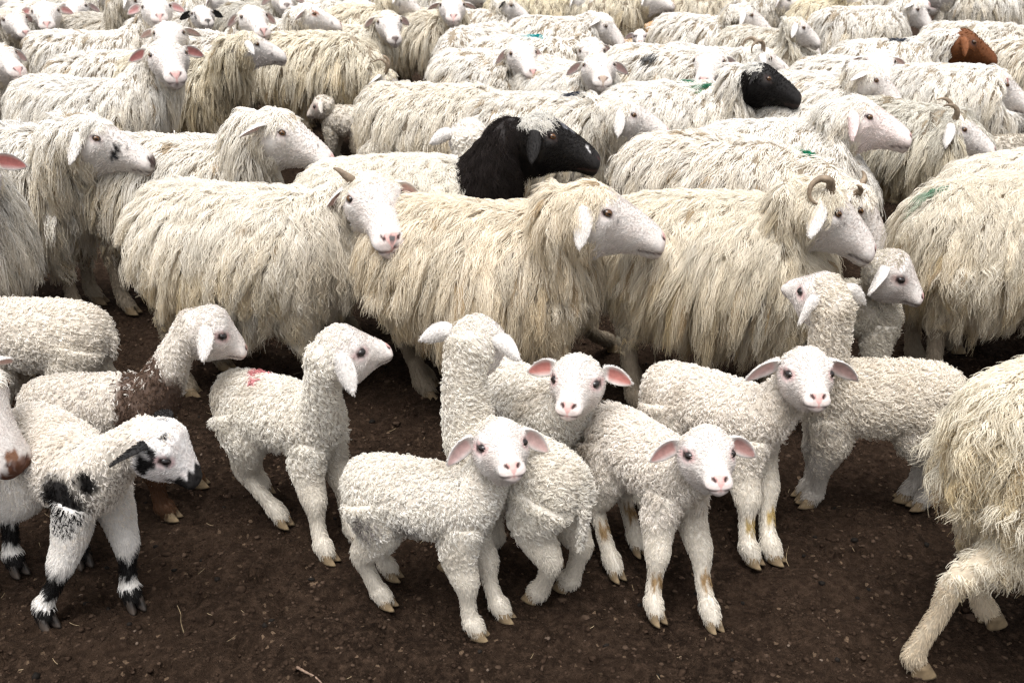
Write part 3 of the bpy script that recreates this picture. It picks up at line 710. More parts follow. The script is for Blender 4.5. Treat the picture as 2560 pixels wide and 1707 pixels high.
def straw(n, rng, mat):
    Vs, Fs = [], []
    x = rng.uniform(-2.2, 2.2, n); y = 1.15 + 2.2 * rng.random(n) ** 1.2; L = rng.uniform(.004, .016, n); a = rng.random(n) * 3.14; r = rng.uniform(.0004, .0009, n)
    for k in range(n):
        t = np.linspace(-1, 1, 4); c = np.stack([x[k] + L[k] * t * math.cos(a[k]), y[k] + L[k] * t * math.sin(a[k]) + .15 * L[k] * t * t, np.zeros(4)], -1)
        c[:, 2] = ground_z(c[:, 0], c[:, 1]).max() + .002 + .003 * rng.random() * (1 + t)
        h = Shell(); ph = np.linspace(0, 6.283, 4, endpoint=False); sx = np.array([-math.sin(a[k]), math.cos(a[k]), 0]); sz = np.array([0, 0, 1.])
        h.loft(c[:, None] + r[k] * (np.cos(ph)[None, :, None] * sx + np.sin(ph)[None, :, None] * sz), t, 0, np.zeros((4, 3))); V, F = h.done()[:2]
        Vs.append(V); Fs.append(F + len(V) * k)
    o = mesh_object('straw_litter', np.vstack(Vs), np.vstack(Fs), mat); o['kind'] = 'stuff'; o['label'] = 'scattered short bits of pale straw on the dark soil'

def twig(name, pts, r, mat, label, cat, side=None):
    P = np.array(pts, float); t = np.linspace(0, 1, 18); Q = pchip(np.linspace(0, 1, len(P)), P, t); tg = unit(np.gradient(Q, axis=0)); s1 = unit(np.cross(tg, np.array([.3, .2, .9]))); s2 = np.cross(tg, s1); ph = np.linspace(0, 6.283, 8, endpoint=False)
    rr = r * (1 - .55 * t) * (1 + .18 * np.sin(t * 37))
    h = Shell(); h.loft(Q[:, None] + s1[:, None] * (rr[:, None] * np.cos(ph))[..., None] + s2[:, None] * (rr[:, None] * np.sin(ph))[..., None], t, 0, tg); V, F = h.done()[:2]
    o = mesh_object(name, V, F, mat); o['label'] = label; o['category'] = cat
    return o

build_ground()
_r = np.random.default_rng(5)
CR = [mat_plain('soil_crumb', (.016, .010, .007), (.042, .027, .0185), 80., 1., spec=.03), mat_plain('dry_crumb', (.036, .0235, .0165), (.07, .047, .033), 80., 1., spec=.03), mat_plain('pale_grit', (.07, .05, .037), (.14, .105, .08), 80., 1., spec=.03)]
litter('soil_crumbs', 52000, _r, (.0016, .0085), CR, (-2.3, 2.3, 1.15, 3.8), label='loose crumbs and clods of dark soil')
litter('soil_clods', 900, _r, (.006, .016), CR[:2], (-2.3, 2.3, 1.15, 3.8), .5, label='larger flattened clods of trodden soil')
litter('droppings', 260, _r, (.006, .011), [mat_plain('dropping', (.006, .005, .004), (.014, .011, .009), 50., .7, spec=.08)], (-2.2, 2.2, 1.2, 3.6), .8, 'dark round sheep droppings scattered over the soil')
STRAW = mat_plain('dry_straw', (.22, .16, .09), (.40, .31, .19), 90.)
straw(130, _r, STRAW)
# ------------------------------------------------------------------ the flock: place, heading, eye and nose points, marks
FLOCK = [
 dict(kind='A', x=-1.989, y=3.861, yaw=-4, sc=1.03, lod=1, seed=100, E=(-1.515, 3.695, 0.777), N=(-1.348, 3.706, 0.672), label='broad shaggy ewe with a black streak down its cheek and a dark spotted nose', nose_col=(0.09, 0.06, 0.055), head_marks=[(0.18, -0.052, -0.004, 0.017, (0.014, 0.0125, 0.012)), (0.178, -0.05, 0.014, 0.014, (0.014, 0.0125, 0.012)), (0.177, -0.053, -0.024, 0.014, (0.03, 0.03, 0.035)), (0.172, -0.055, -0.042, 0.009, (0.08, 0.08, 0.085)), (0.295, -0.025, -0.012, 0.014, (0.05, 0.035, 0.03)), (0.305, 0, -0.03, 0.02, (0.06, 0.04, 0.035)), (0.302, -0.03, -0.03, 0.012, (0.07, 0.045, 0.04)), (0.3, -0.02, -0.07, 0.012, (0.25, 0.18, 0.12))], ear_r=(1.3, 0.1, 0.2), wool_len=1.35, wave=0.009, forelock=0.06),
 dict(kind='A', x=-0.852, y=3.145, yaw=-14, sc=1.0, lod=0, seed=101, E=(-0.425, 3.03, 0.737), N=(-0.362, 2.856, 0.655), label='thick-fleeced ewe facing the yard with drooping pink ears and grey-spotted nose', horn=(0.26, 0.03, 0.045), horn_sides=(-1,), ear_r=(0.85, 0.0, 0.25), ear_l=(0.55, -0.05, 0.2), head_marks=[(0.301, 0.004, -0.016, 0.013, (0.11, 0.1, 0.1)), (0.308, 0.016, -0.036, 0.012, (0.05, 0.04, 0.04)), (0.312, 0, -0.046, 0.009, (0.3, 0.16, 0.13))], wave=0.01, wool_len=0.9, wool=(0.81, 0.765, 0.67), forelock=0.04, fat=1.04),
 dict(kind='A', x=-0.057, y=3.008, yaw=-5, sc=1.0, lod=0, seed=102, E=(0.274, 2.836, 0.77), N=(0.449, 2.833, 0.668), hoofs=[(0.396, 0.484), None, None, (-0.252, 0.139)], label='ewe in profile with a pale eye, hanging ear and long straight yellowish locks', ear_r=(1.5, 0.25, 0.0), head_marks=[(0.145, -0.062, 0.012, 0.009, (0.05, 0.04, 0.04))], wool=(0.8, 0.73, 0.6), wool_len=1.12, forelock=0.06),
 dict(kind='A', x=0.7, y=3.048, yaw=-13, sc=1.0, lod=0, seed=103, E=(0.969, 2.917, 0.741), N=(1.105, 2.9, 0.608), label='ewe with a short curled horn above its ear and deep parted locks', horn=(0.8, 0.034, 0.035), horn_sides=(-1,), ear_r=(1.0, 0.35, 0.3), wool=(0.79, 0.735, 0.62), wool_len=1.12, forelock=0.05),
 dict(kind='A', x=0.805, y=3.796, yaw=-22, sc=1.0, lod=1, seed=104, E=(1.279, 3.535, 0.553), N=(1.377, 3.494, 0.395), label='ewe with a green dab behind its shoulder, head lowered beside the curl-horned ewe', wool=(0.8, 0.755, 0.67), horn=(0.28, 0.026, 0.04), ears=(0.5, -0.1, 0.3), dirt=[(0.31, 0.0, 0.672, 0.035, (0.02, 0.17, 0.09))]),
 dict(kind='A', x=1.752, y=3.226, yaw=3, sc=1.0, lod=0, seed=105, label='ewe with a long green smear on its hip and shaggy yellowish flank', wool=(0.79, 0.735, 0.62), wool_len=1.1, wave=0.009, dirt=[(-0.34, 0.032, 0.626, 0.036, (0.02, 0.17, 0.09)), (-0.35, 0.029, 0.602, 0.038, (0.02, 0.17, 0.09)), (-0.35, 0.029, 0.602, 0.036, (0.02, 0.17, 0.09)), (-0.36, 0.009, 0.543, 0.034, (0.02, 0.17, 0.09))]),
 dict(kind='A', x=1.953, y=3.535, yaw=-2, sc=1.0, lod=0, seed=106, label='plain cream ewe standing right behind the ewe with the green-smeared flank', wool=(0.81, 0.765, 0.67), wave=0.008),
 dict(kind='A', x=1.347, y=1.889, yaw=18, sc=1.06, lod=0, seed=107, hoofs=[None, None, (-0.165, 0.083), (-0.426, 0.004)], label='ewe walking off with its rump, tail and bare hind legs showing', wool=(0.79, 0.735, 0.61), leg=(0.66, 0.56, 0.42), leg_fur=0.9, leg_r=0.8, leg_wool=1.35, tail=0.2, wave=0.009, dens=1.15, wool_len=0.6, fat=0.93),
 dict(kind='A', x=-0.372, y=3.491, yaw=-4, sc=1.0, lod=0, seed=108, E=(0.136, 3.435, 0.846), N=(0.301, 3.433, 0.751), face=(0.014, 0.0125, 0.012), ear_col=(0.014, 0.0125, 0.012), ear_in=(0.03, 0.026, 0.026), nose_col=(0.015, 0.013, 0.013), lid=(0.05, 0.04, 0.035), label='black-headed ewe with a white forelock, white muzzle stripe and black throat ruff', wool_bands=[(1.22, 2.02, (0.024, 0.02, 0.019))], head_marks=[(0.255, -0.03, -0.004, 0.013, (0.6, 0.58, 0.57)), (0.247, -0.022, 0.012, 0.011, (0.6, 0.58, 0.57)), (0.236, -0.01, 0.018, 0.01, (0.5, 0.48, 0.47)), (0.15, 0, 0.056, 0.022, (0.22, 0.22, 0.24)), (0.185, 0, 0.044, 0.014, (0.25, 0.25, 0.27))], ear_r=(1.1, 0.3, 0.1), forelock=0.11, wave=0.01, wool_len=0.62, dens=1.2, wool=(0.8, 0.765, 0.68), poll_wool=(0.72, 0.7, 0.66)),
 dict(kind='A', x=-0.327, y=4.812, yaw=-8, sc=1.02, lod=1, seed=109, E=(0.065, 4.71, 0.643), N=(0.216, 4.791, 0.528), label='smooth-backed cream ewe with its head turned away behind the white forelock', ears=(0.3, -0.2, -0.4), wool_len=0.9, wool=(0.8, 0.755, 0.66)),
 dict(kind='A', x=0.19, y=4.623, yaw=-8, sc=1.0, lod=1, seed=110, E=(0.527, 4.455, 0.695), N=(0.695, 4.461, 0.605), label='ewe in profile with a dark smudge on its back behind the black-headed ewe', ear_r=(1.2, 0.2, 0.1), wool=(0.8, 0.765, 0.69), dirt=[(0.05, 0.0, 0.735, 0.03, (0.05, 0.055, 0.07))]),
 dict(kind='A', x=-1.288, y=3.871, yaw=-4, sc=1.0, lod=1, seed=111, E=(-0.851, 3.805, 0.772), N=(-0.688, 3.79, 0.653), label='ewe with a tufted crown and faint blue dabs, ear held straight back', ear_r=(0.25, -0.75, 0.5), forelock=0.13, wool=(0.81, 0.775, 0.7), dirt=[(0.06, -0.052, 0.729, 0.014, (0.35, 0.5, 0.65)), (0.11, -0.069, 0.723, 0.012, (0.4, 0.55, 0.68))]),
 dict(kind='A', x=-2.147, y=5.074, yaw=-10, sc=1.0, lod=1, seed=112, E=(-1.672, 5.017, 0.852), N=(-1.592, 4.844, 0.783), label='ewe looking straight out with one deep pink ear spread sideways and long flank locks', ears=(0.12, -0.1, 0.15), ear_in=(0.6, 0.24, 0.22), wool_len=1.05, forelock=0.05),
 dict(kind='A', x=-1.875, y=5.872, yaw=-13.4, sc=1.0, lod=2, seed=113, E=(-1.416, 5.704, 0.806), N=(-1.268, 5.767, 0.727), label='bleating ewe with an open mouth and dark-parted coarse fleece', ear_r=(0.35, 0.5, 0.4), wool=(0.73, 0.675, 0.55), wool_len=1.1, head_marks=[(0.285, 0, -0.047, 0.012, (0.05, 0.02, 0.02))], under=(0.17, 0.14, 0.1)),
 dict(kind='A', x=-1.188, y=6.417, yaw=-7.2, sc=1.03, lod=2, seed=114, E=(-0.756, 6.293, 0.493), N=(-0.653, 6.296, 0.34), label='heavy shaggy ewe bowing its horned head down to a lamb', horn=(0.48, 0.05, 0.012), wool=(0.77, 0.715, 0.59), wool_len=1.1, ears=(0.6, -0.3, 0.3)),
 dict(kind='A', x=-1.162, y=7.132, yaw=-28.3, sc=0.97, lod=2, seed=115, E=(-0.811, 6.92, 0.76), N=(-0.761, 6.768, 0.668), label='narrow-faced ewe with a dark nose beside the bowing horned ewe', nose_col=(0.12, 0.08, 0.075), ears=(0.5, -0.2, 0.3), wool=(0.79, 0.745, 0.64)),
 dict(kind='A', x=-0.632, y=7.894, yaw=-39.9, sc=1.0, lod=2, seed=116, E=(-0.431, 7.598, 0.788), N=(-0.414, 7.404, 0.732), label='ewe looking straight out with white sideways ears and long wavy flank', ears=(0.15, -0.1, 0.9), wool=(0.77, 0.715, 0.6), wool_len=1.12),
 dict(kind='A', x=-0.246, y=7.204, yaw=-129.7, sc=0.95, lod=2, seed=117, E=(-0.421, 6.843, 0.488), N=(-0.456, 6.677, 0.398), label='horned ewe coming forward with its face bent to the ground', horn=(0.5, 0.036, 0.02), head_marks=[(0.09, 0, 0.065, 0.018, (0.62, 0.36, 0.34))], ears=(0.3, -0.1, 0.5), wool_len=0.8),
 dict(kind='A', x=-0.145, y=6.053, yaw=-27.8, sc=0.95, lod=2, seed=118, E=(0.064, 5.85, 0.727), N=(0.117, 5.696, 0.648), label='white-faced ewe with long drooping ears and pink nose', ears=(0.75, 0.05, 0.35), wool_len=0.85),
 dict(kind='A', x=0.328, y=5.698, yaw=-48, sc=0.95, lod=1, seed=119, E=(0.458, 5.397, 0.736), N=(0.464, 5.209, 0.696), label='ewe facing out with wide level ears and a brownish muzzle', ears=(0.35, -0.1, 0.5), nose_col=(0.34, 0.25, 0.19), wool_len=0.85),
 dict(kind='A', x=0.106, y=6.391, yaw=-11.3, sc=1.0, lod=2, seed=120, E=(0.486, 6.278, 0.674), N=(0.507, 6.131, 0.574), label='ewe with a turquoise mark on its back', ears=(0.5, 0, 0.4), dirt=[(0.0, 0.018, 0.734, 0.055, (0.02, 0.33, 0.36))]),
 dict(kind='A', x=0.372, y=7.423, yaw=-1.8, sc=1.0, lod=2, seed=121, E=(0.681, 7.388, 0.678), N=(0.799, 7.349, 0.549), label='ewe with long pale ear and sloping face standing in front of the small lambs', ears=(0.3, -0.3, 0.7), wool_len=0.85),
 dict(kind='A', x=0.933, y=6.002, yaw=-31.5, sc=1.0, lod=2, seed=122, E=(1.109, 5.789, 0.694), N=(1.051, 5.61, 0.618), label='ewe looking straight out with ears spread low and a black-speckled nose', ears=(0.55, -0.1, 0.35), head_marks=[(0.285, 0.012, -0.025, 0.008, (0.08, 0.06, 0.06)), (0.29, -0.012, -0.02, 0.007, (0.1, 0.07, 0.07)), (0.25, 0.0, 0.0, 0.005, (0.05, 0.04, 0.04))], dirt=[(-0.09, -0.175, 0.648, 0.03, (0.12, 0.12, 0.12))]),
 dict(kind='A', x=0.828, y=4.896, yaw=-6, sc=1.0, lod=1, seed=123, E=(1.197, 4.802, 0.788), N=(1.36, 4.779, 0.692), face=(0.014, 0.0125, 0.012), ear_col=(0.014, 0.0125, 0.012), ear_in=(0.03, 0.026, 0.026), nose_col=(0.015, 0.013, 0.013), lid=(0.05, 0.04, 0.035), label='black-headed bleating ewe with green dabs on its white back', ear_r=(0.1, -0.2, 0.3), ear_l=(0.1, -0.1, 0.3), face_wool=0.6, forelock=0.09, poll_wool=(0.74, 0.72, 0.68), dirt=[(0.0, 0.018, 0.734, 0.022, (0.02, 0.17, 0.09)), (0.05, -0.069, 0.724, 0.018, (0.02, 0.17, 0.09)), (0.09, -0.077, 0.721, 0.016, (0.02, 0.17, 0.09))]),
 dict(kind='A', x=1.245, y=6.154, yaw=-17.9, sc=0.97, lod=2, seed=124, E=(1.484, 6.038, 0.678), N=(1.642, 6.063, 0.586), label='ewe with a ringed curling horn and pink ears behind the bleating black head', horn=(0.62, 0.042, 0.012), ears=(0.3, 0.1, 0.4), forelock=0.12),
 dict(kind='A', x=1.588, y=5.098, yaw=-26, sc=1.0, lod=1, seed=125, E=(1.77, 4.965, 0.749), N=(1.904, 4.919, 0.622), label='ewe with one long ear held out level and half-closed eye', ears=(0.22, -0.45, 0.8)),
 dict(kind='A', x=1.911, y=5.753, yaw=-45, sc=0.97, lod=2, seed=126, E=(1.978, 5.525, 0.733), N=(1.969, 5.356, 0.658), label='ewe with a tousled white crown and wide ears half hidden behind another head', ears=(0.2, -0.15, 0.8), forelock=0.13),
 dict(kind='A', x=2.324, y=6.247, yaw=0.8, sc=1.02, lod=2, seed=127, E=(2.722, 6.173, 0.749), N=(2.896, 6.155, 0.639), label='brown-faced ewe with a black smudge on its cream back', face=(0.135, 0.048, 0.016), ear_col=(0.2, 0.075, 0.03), ear_in=(0.28, 0.12, 0.06), nose_col=(0.06, 0.03, 0.02), ear_r=(0.7, 0.45, 0.2), lid=(0.08, 0.04, 0.03), face_wool=0.35, forelock=0.03, dirt=[(-0.02, -0.018, 0.734, 0.032, (0.05, 0.055, 0.07))]),
 dict(kind='A', x=2.348, y=5.398, yaw=-6, sc=1.0, lod=1, seed=128, E=(2.573, 5.361, 0.655), N=(2.737, 5.343, 0.536), label='ewe with a sore reddish scab round its eye and one hanging ear', head_marks=[(0.1, -0.062, 0.045, 0.022, (0.22, 0.06, 0.05)), (0.125, -0.06, 0.02, 0.016, (0.12, 0.03, 0.028)), (0.115, -0.066, 0.03, 0.012, (0.03, 0.012, 0.012))], ear_r=(1.2, 0.15, 0.1)),
 dict(kind='A', x=1.901, y=4.642, yaw=-28, sc=0.95, lod=1, seed=129, E=(2.024, 4.52, 0.616), N=(2.184, 4.491, 0.514), label='grey-backed ewe with a smooth brown horn lying over its lowered head', horn=(0.38, 0.045, 0.01), wool=(0.66, 0.63, 0.55), ears=(0.9, 0.1, 0.2)),
 dict(kind='A', x=1.15, y=4.093, yaw=-6, sc=1.0, lod=1, seed=130, E=(1.415, 4.024, 0.782), N=(1.595, 3.995, 0.693), label='pink-faced ewe in profile with a folded pink ear', face=(0.77, 0.69, 0.66), ear_col=(0.72, 0.58, 0.56), nose_col=(0.6, 0.36, 0.33), ear_r=(0.8, 0.3, 0.2)),
 dict(kind='A', x=-3.509, y=7.625, yaw=-58.7, sc=1.0, lod=2, seed=131, E=(-3.233, 7.273, 0.784), N=(-3.161, 7.095, 0.721), label='ewe looking straight out with both ears pink and a dark chest', ears=(0.1, -0.1, 0.05), ear_in=(0.6, 0.26, 0.25), wool_len=1.05),
 dict(kind='A', x=-3.894, y=7.183, yaw=-11.6, sc=1.0, lod=2, seed=132, E=(-3.384, 7.125, 0.752), N=(-3.274, 7.007, 0.674), label='ewe whose pale muzzle nearly touches the pink-eared ewe with the dark chest', wool=(0.77, 0.725, 0.64)),
 dict(kind='A', x=-3.129, y=5.264, yaw=-5, sc=1.0, lod=1, seed=133, E=(-2.608, 5.269, 0.809), N=(-2.482, 5.155, 0.754), label='ewe with only its pink nose reaching in behind the ewe with the deep pink ear'),
 dict(kind='A', x=-1.983, y=3.253, yaw=-20, sc=1.0, lod=0, seed=134, E=(-1.701, 3.051, 0.812), N=(-1.613, 2.885, 0.736), label='ewe with a pink ear tip beside the ewe with the black cheek streak', ears=(0.1, -0.1, 0.05), ear_in=(0.6, 0.22, 0.2)),
 dict(kind='A', x=-2.729, y=6.704, yaw=1.6, sc=1.0, lod=2, seed=135, E=(-2.272, 6.719, 0.877), N=(-2.198, 6.534, 0.841), label='ewe with pink ears looking over the back that carries a faint red dab', ears=(0.12, -0.1, 0.05), ear_in=(0.6, 0.27, 0.26), dirt=[(0.31, -0.025, 0.67, 0.02, (0.75, 0.42, 0.36))]),
 dict(kind='A', x=-2.332, y=6.02, yaw=3.4, sc=0.97, lod=2, seed=136, E=(-1.983, 6.016, 0.813), N=(-1.941, 5.836, 0.746), label='ewe with black-dotted ears peering over the head in front of it', ears=(0.15, -0.1, 0.6), head_marks=[(0.11, 0.06, 0.03, 0.018, (0.08, 0.06, 0.05))]),
 dict(kind='A', x=-2.925, y=7.472, yaw=-19.4, sc=1.0, lod=2, seed=137, E=(-2.611, 7.292, 0.857), N=(-2.474, 7.347, 0.757), label='greyish ewe with a grey cheek rising behind the faint red dab', wool=(0.66, 0.62, 0.54)),
 dict(kind='A', x=-2.602, y=7.998, yaw=-33.6, sc=0.95, lod=2, seed=138, E=(-2.287, 7.749, 0.712), N=(-2.209, 7.59, 0.674), label='ewe with a white face and large black patches round the eyes', head_marks=[(0.105, -0.055, 0.02, 0.04, (0.014, 0.0125, 0.012)), (0.15, -0.045, 0, 0.03, (0.014, 0.0125, 0.012)), (0.105, 0.055, 0.02, 0.038, (0.014, 0.0125, 0.012)), (0.15, 0.045, 0, 0.028, (0.014, 0.0125, 0.012)), (0.29, 0, -0.03, 0.02, (0.014, 0.0125, 0.012))], ear_col=(0.014, 0.0125, 0.012), ear_in=(0.02, 0.02, 0.02), ears=(0.2, -0.1, 0.3), nose_col=(0.014, 0.0125, 0.012)),
 dict(kind='A', x=-1.983, y=6.623, yaw=-14.2, sc=1.0, lod=2, seed=139, E=(-1.601, 6.502, 0.845), N=(-1.514, 6.346, 0.779), label='ewe with a short grey-pink ear and narrow pink nose behind the bleating ewe', ear_in=(0.45, 0.28, 0.26), ears=(0.6, -0.1, 0.2)),
 dict(kind='A', x=-1.618, y=7.23, yaw=-20.3, sc=1.0, lod=2, seed=140, E=(-1.32, 7.0, 0.807), N=(-1.152, 7.033, 0.723), label='bleating ewe with a rusty brown patch round its eye', head_marks=[(0.108, -0.066, 0.03, 0.03, (0.3, 0.1, 0.04)), (0.05, -0.06, 0.02, 0.02, (0.42, 0.25, 0.15)), (0.285, 0, -0.047, 0.012, (0.25, 0.08, 0.07))], ear_r=(0.3, -0.8, 0.3)),
 dict(kind='A', x=-3.865, y=8.521, yaw=-22.3, sc=0.95, lod=2, seed=141, E=(-3.466, 8.357, 0.696), N=(-3.447, 8.173, 0.643), label='dark-mouthed ewe standing behind the pink-eared ewe with the dark chest', nose_col=(0.12, 0.07, 0.06)),
 dict(kind='A', x=-0.226, y=8.166, yaw=2.2, sc=0.95, lod=2, seed=142, E=(-0.004, 8.159, 0.726), N=(0.137, 8.154, 0.631), label='ewe with a black and white spotted face and black muzzle', head_marks=[(0.11, -0.06, 0.03, 0.03, (0.014, 0.0125, 0.012)), (0.15, -0.03, 0.03, 0.018, (0.014, 0.0125, 0.012)), (0.285, 0, -0.03, 0.042, (0.014, 0.0125, 0.012)), (0.03, -0.06, -0.03, 0.03, (0.014, 0.0125, 0.012))], ear_col=(0.014, 0.0125, 0.012), ear_in=(0.03, 0.03, 0.03), nose_col=(0.014, 0.0125, 0.012), ears=(0.2, -0.3, 0.3)),
 dict(kind='A', x=1.395, y=7.472, yaw=-19.6, sc=1.0, lod=2, seed=143, E=(1.668, 7.338, 0.757), N=(1.822, 7.324, 0.645), label='ewe with a dirt-speckled grey neck and short folded ear', dirt=[(0.3, -0.1, 0.55, 0.14, (0.16, 0.13, 0.1))], ear_r=(0.9, 0.2, 0.2)),
 dict(kind='A', x=0.78, y=9.15, yaw=-2.1, sc=1.0, lod=2, seed=144, label='long-coated ewe standing broadside behind the cluster of small lambs', wool=(0.75, 0.695, 0.57)),
 dict(kind='A', x=1.79, y=7.071, yaw=-26.4, sc=0.95, lod=2, seed=145, E=(1.925, 6.936, 0.727), N=(2.059, 6.929, 0.622), label='woolly-cheeked ewe with a rounded forehead behind a small white lamb', ears=(1.2, 0.1, 0.2), forelock=0.09, wool=(0.75, 0.715, 0.63)),
 dict(kind='A', x=2.712, y=8.743, yaw=-17.6, sc=0.95, lod=2, seed=146, E=(2.766, 8.706, 0.749), N=(2.904, 8.711, 0.649), label='ewe with a yellowish throat behind the woolly-cheeked ewe', wool=(0.79, 0.725, 0.57)),
 dict(kind='A', x=2.676, y=7.894, yaw=1.9, sc=1.0, lod=2, seed=147, E=(3.058, 7.897, 0.728), N=(3.161, 7.846, 0.591), label='ewe with an upright white face and dark nose standing in front of the grey lambs', nose_col=(0.13, 0.09, 0.08), ears=(0.2, -0.2, 0.7)),
 dict(kind='A', x=3.204, y=7.069, yaw=-12.9, sc=1.0, lod=2, seed=148, label='low cream back behind the brown-faced ewe', horn=(0.5, 0.04, 0.015), wool=(0.81, 0.775, 0.7)),
 dict(kind='A', x=3.308, y=6.354, yaw=-18.8, sc=1.0, lod=2, seed=149, label='cream ewe standing right in front of the brown-faced muzzle', wool=(0.79, 0.745, 0.65)),
 dict(kind='A', x=1.48, y=4.801, yaw=-14, sc=0.9, lod=1, seed=150, E=(1.652, 4.742, 0.61), N=(1.756, 4.876, 0.586), label='ewe turned away with a pink inner ear behind the pink-faced ewe', ears=(-0.2, -0.3, -0.5), ear_in=(0.62, 0.36, 0.34), wool_len=0.8),
 dict(kind='A', x=1.62, y=9.35, yaw=-6.8, sc=1.0, lod=2, seed=151, label='cream ewe broadside behind the speckle-necked ewe', wool=(0.76, 0.705, 0.59)),
 dict(kind='A', x=-1.104, y=8.092, yaw=-20.5, sc=1.0, lod=2, seed=152, E=(-0.828, 7.916, 0.81), N=(-0.687, 7.946, 0.705), label='cream back of a ewe between the narrow-faced ewe and the staring ewe', wool=(0.79, 0.735, 0.61)),
 dict(kind='A', x=-1.95, y=8.092, yaw=-22.5, sc=1.0, lod=2, seed=153, E=(-1.706, 7.882, 0.817), N=(-1.649, 7.706, 0.771), label='grey-muzzled ewe behind the bleating ewe with the rusty eye patch', wool=(0.62, 0.59, 0.52), nose_col=(0.12, 0.09, 0.08)),
 dict(kind='A', x=0.18, y=9.1, yaw=-6.1, sc=1.0, lod=2, seed=154, label='yellowish long-coated ewe behind the black and white spotted face', wool=(0.77, 0.705, 0.55)),
 dict(kind='A', x=-1.592, y=8.362, yaw=4.6, sc=1.0, lod=2, seed=155, label='cream ewe mostly hidden behind the rusty-eyed bleating ewe'),
 dict(kind='L', x=-1.449, y=2.776, yaw=174, sc=1.15, lod=0, seed=156, label='tightly curled cream lamb turning its rounded rump to the brown-necked lamb', curl=0.023, wool=(0.81, 0.775, 0.73), tail=0.1, fat=1.08),
 dict(kind='L', x=-1.097, y=2.378, yaw=2, sc=1.05, lod=0, seed=157, E=(-0.768, 2.414, 0.56), N=(-0.71, 2.434, 0.492), hoofs=[(0.161, 0.134), (0.124, -0.023), None, None], label='lamb with a dark brown neck and shoulder and a white head', curl=0.022, wool=(0.73, 0.695, 0.66), wool_bands=[(0.84, 1.45, (0.105, 0.07, 0.053))], dirt=[(0.14, -0.085, 0.28, 0.1, (0.12, 0.08, 0.06)), (0.1, -0.1, 0.24, 0.075, (0.095, 0.06, 0.045)), (0.17, -0.05, 0.38, 0.06, (0.13, 0.09, 0.07)), (-0.16, -0.075, 0.26, 0.07, (0.15, 0.12, 0.1)), (-0.02, -0.06, 0.41, 0.014, (0.06, 0.03, 0.02)), (0.075, 0.0, 0.43, 0.022, (0.22, 0.21, 0.21))], nose_col=(0.45, 0.25, 0.2), leg=(0.1, 0.052, 0.03), dark_hoof=0, ear_r=(0.95, 0.35, 0.15), ear_in=(0.66, 0.45, 0.42)),
 dict(kind='L', x=-1.071, y=2.062, yaw=-42, sc=1.12, lod=0, seed=158, E=(-0.742, 1.897, 0.504), N=(-0.691, 1.892, 0.429), hoofs=[(0.134, 0.029), (0.049, -0.128), (-0.1, 0.028), (-0.181, -0.09)], label='white lamb with black ears, muzzle, shoulder patch and feet', curl=0.02, wave=0.0025, wool=(0.84, 0.8, 0.76), face=(0.8, 0.78, 0.76), ear_col=(0.014, 0.0125, 0.012), ear_in=(0.02, 0.018, 0.018), nose_col=(0.014, 0.0125, 0.012), head_marks=[(0.133, 0, -0.018, 0.037, (0.014, 0.0125, 0.012)), (0.118, -0.02, -0.03, 0.026, (0.014, 0.0125, 0.012)), (0.098, -0.03, -0.035, 0.014, (0.014, 0.0125, 0.012)), (0.036, -0.05, -0.005, 0.019, (0.014, 0.0125, 0.012)), (0.034, -0.05, -0.03, 0.017, (0.014, 0.0125, 0.012)), (0.036, -0.045, 0.02, 0.014, (0.014, 0.0125, 0.012)), (0.072, -0.045, 0.014, 0.008, (0.03, 0.025, 0.025)), (0.036, -0.03, 0.05, 0.008, (0.014, 0.0125, 0.012)), (0.02, 0.01, 0.05, 0.012, (0.2, 0.21, 0.23))], dirt=[(0.125, -0.085, 0.31, 0.07, (0.014, 0.0125, 0.012)), (0.112, -0.09, 0.285, 0.06, (0.014, 0.0125, 0.012)), (0.19, -0.055, 0.375, 0.035, (0.014, 0.0125, 0.012))], leg_marks=[(0.76, 1.2, (0.014, 0.0125, 0.012)), (0.42, 0.6, (0.014, 0.0125, 0.012))], dark_hoof=1, ears=(0.35, -0.55, 0.3), leg=(0.76, 0.73, 0.69)),
 dict(kind='A', x=-1.84, y=1.93, yaw=-6, sc=0.9, lod=0, seed=159, E=(-1.21, 2.002, 0.582), N=(-1.122, 1.951, 0.431), label='ewe whose brown and white muzzle reaches in over the black-footed lamb', head_marks=[(0.3, 0, -0.05, 0.045, (0.11, 0.045, 0.025)), (0.275, -0.03, -0.07, 0.045, (0.12, 0.05, 0.028)), (0.235, -0.04, -0.05, 0.03, (0.13, 0.055, 0.03)), (0.28, -0.01, -0.0, 0.018, (0.2, 0.1, 0.06))], nose_col=(0.12, 0.05, 0.03)),
 dict(kind='L', x=-0.609, y=2.341, yaw=-28, sc=1.05, lod=0, seed=160, E=(-0.392, 2.244, 0.595), N=(-0.308, 2.289, 0.568), hoofs=[(0.2, 0.004), (0.178, -0.092), None, (-0.024, -0.024)], label='lamb with a red paint mark on its rump lifting its nose', ear_r=(1.25, 0.1, 0.1), ear_l=(0.8, 0, 0.2), curl=0.027, lid=(0.5, 0.3, 0.29), dirt=[(-0.098, 0.043, 0.415, 0.026, (0.5, 0.19, 0.2)), (-0.087, 0.011, 0.426, 0.024, (0.52, 0.22, 0.23)), (-0.065, -0.03, 0.423, 0.018, (0.54, 0.25, 0.26)), (-0.081, 0.05, 0.412, 0.02, (0.55, 0.26, 0.27))]),
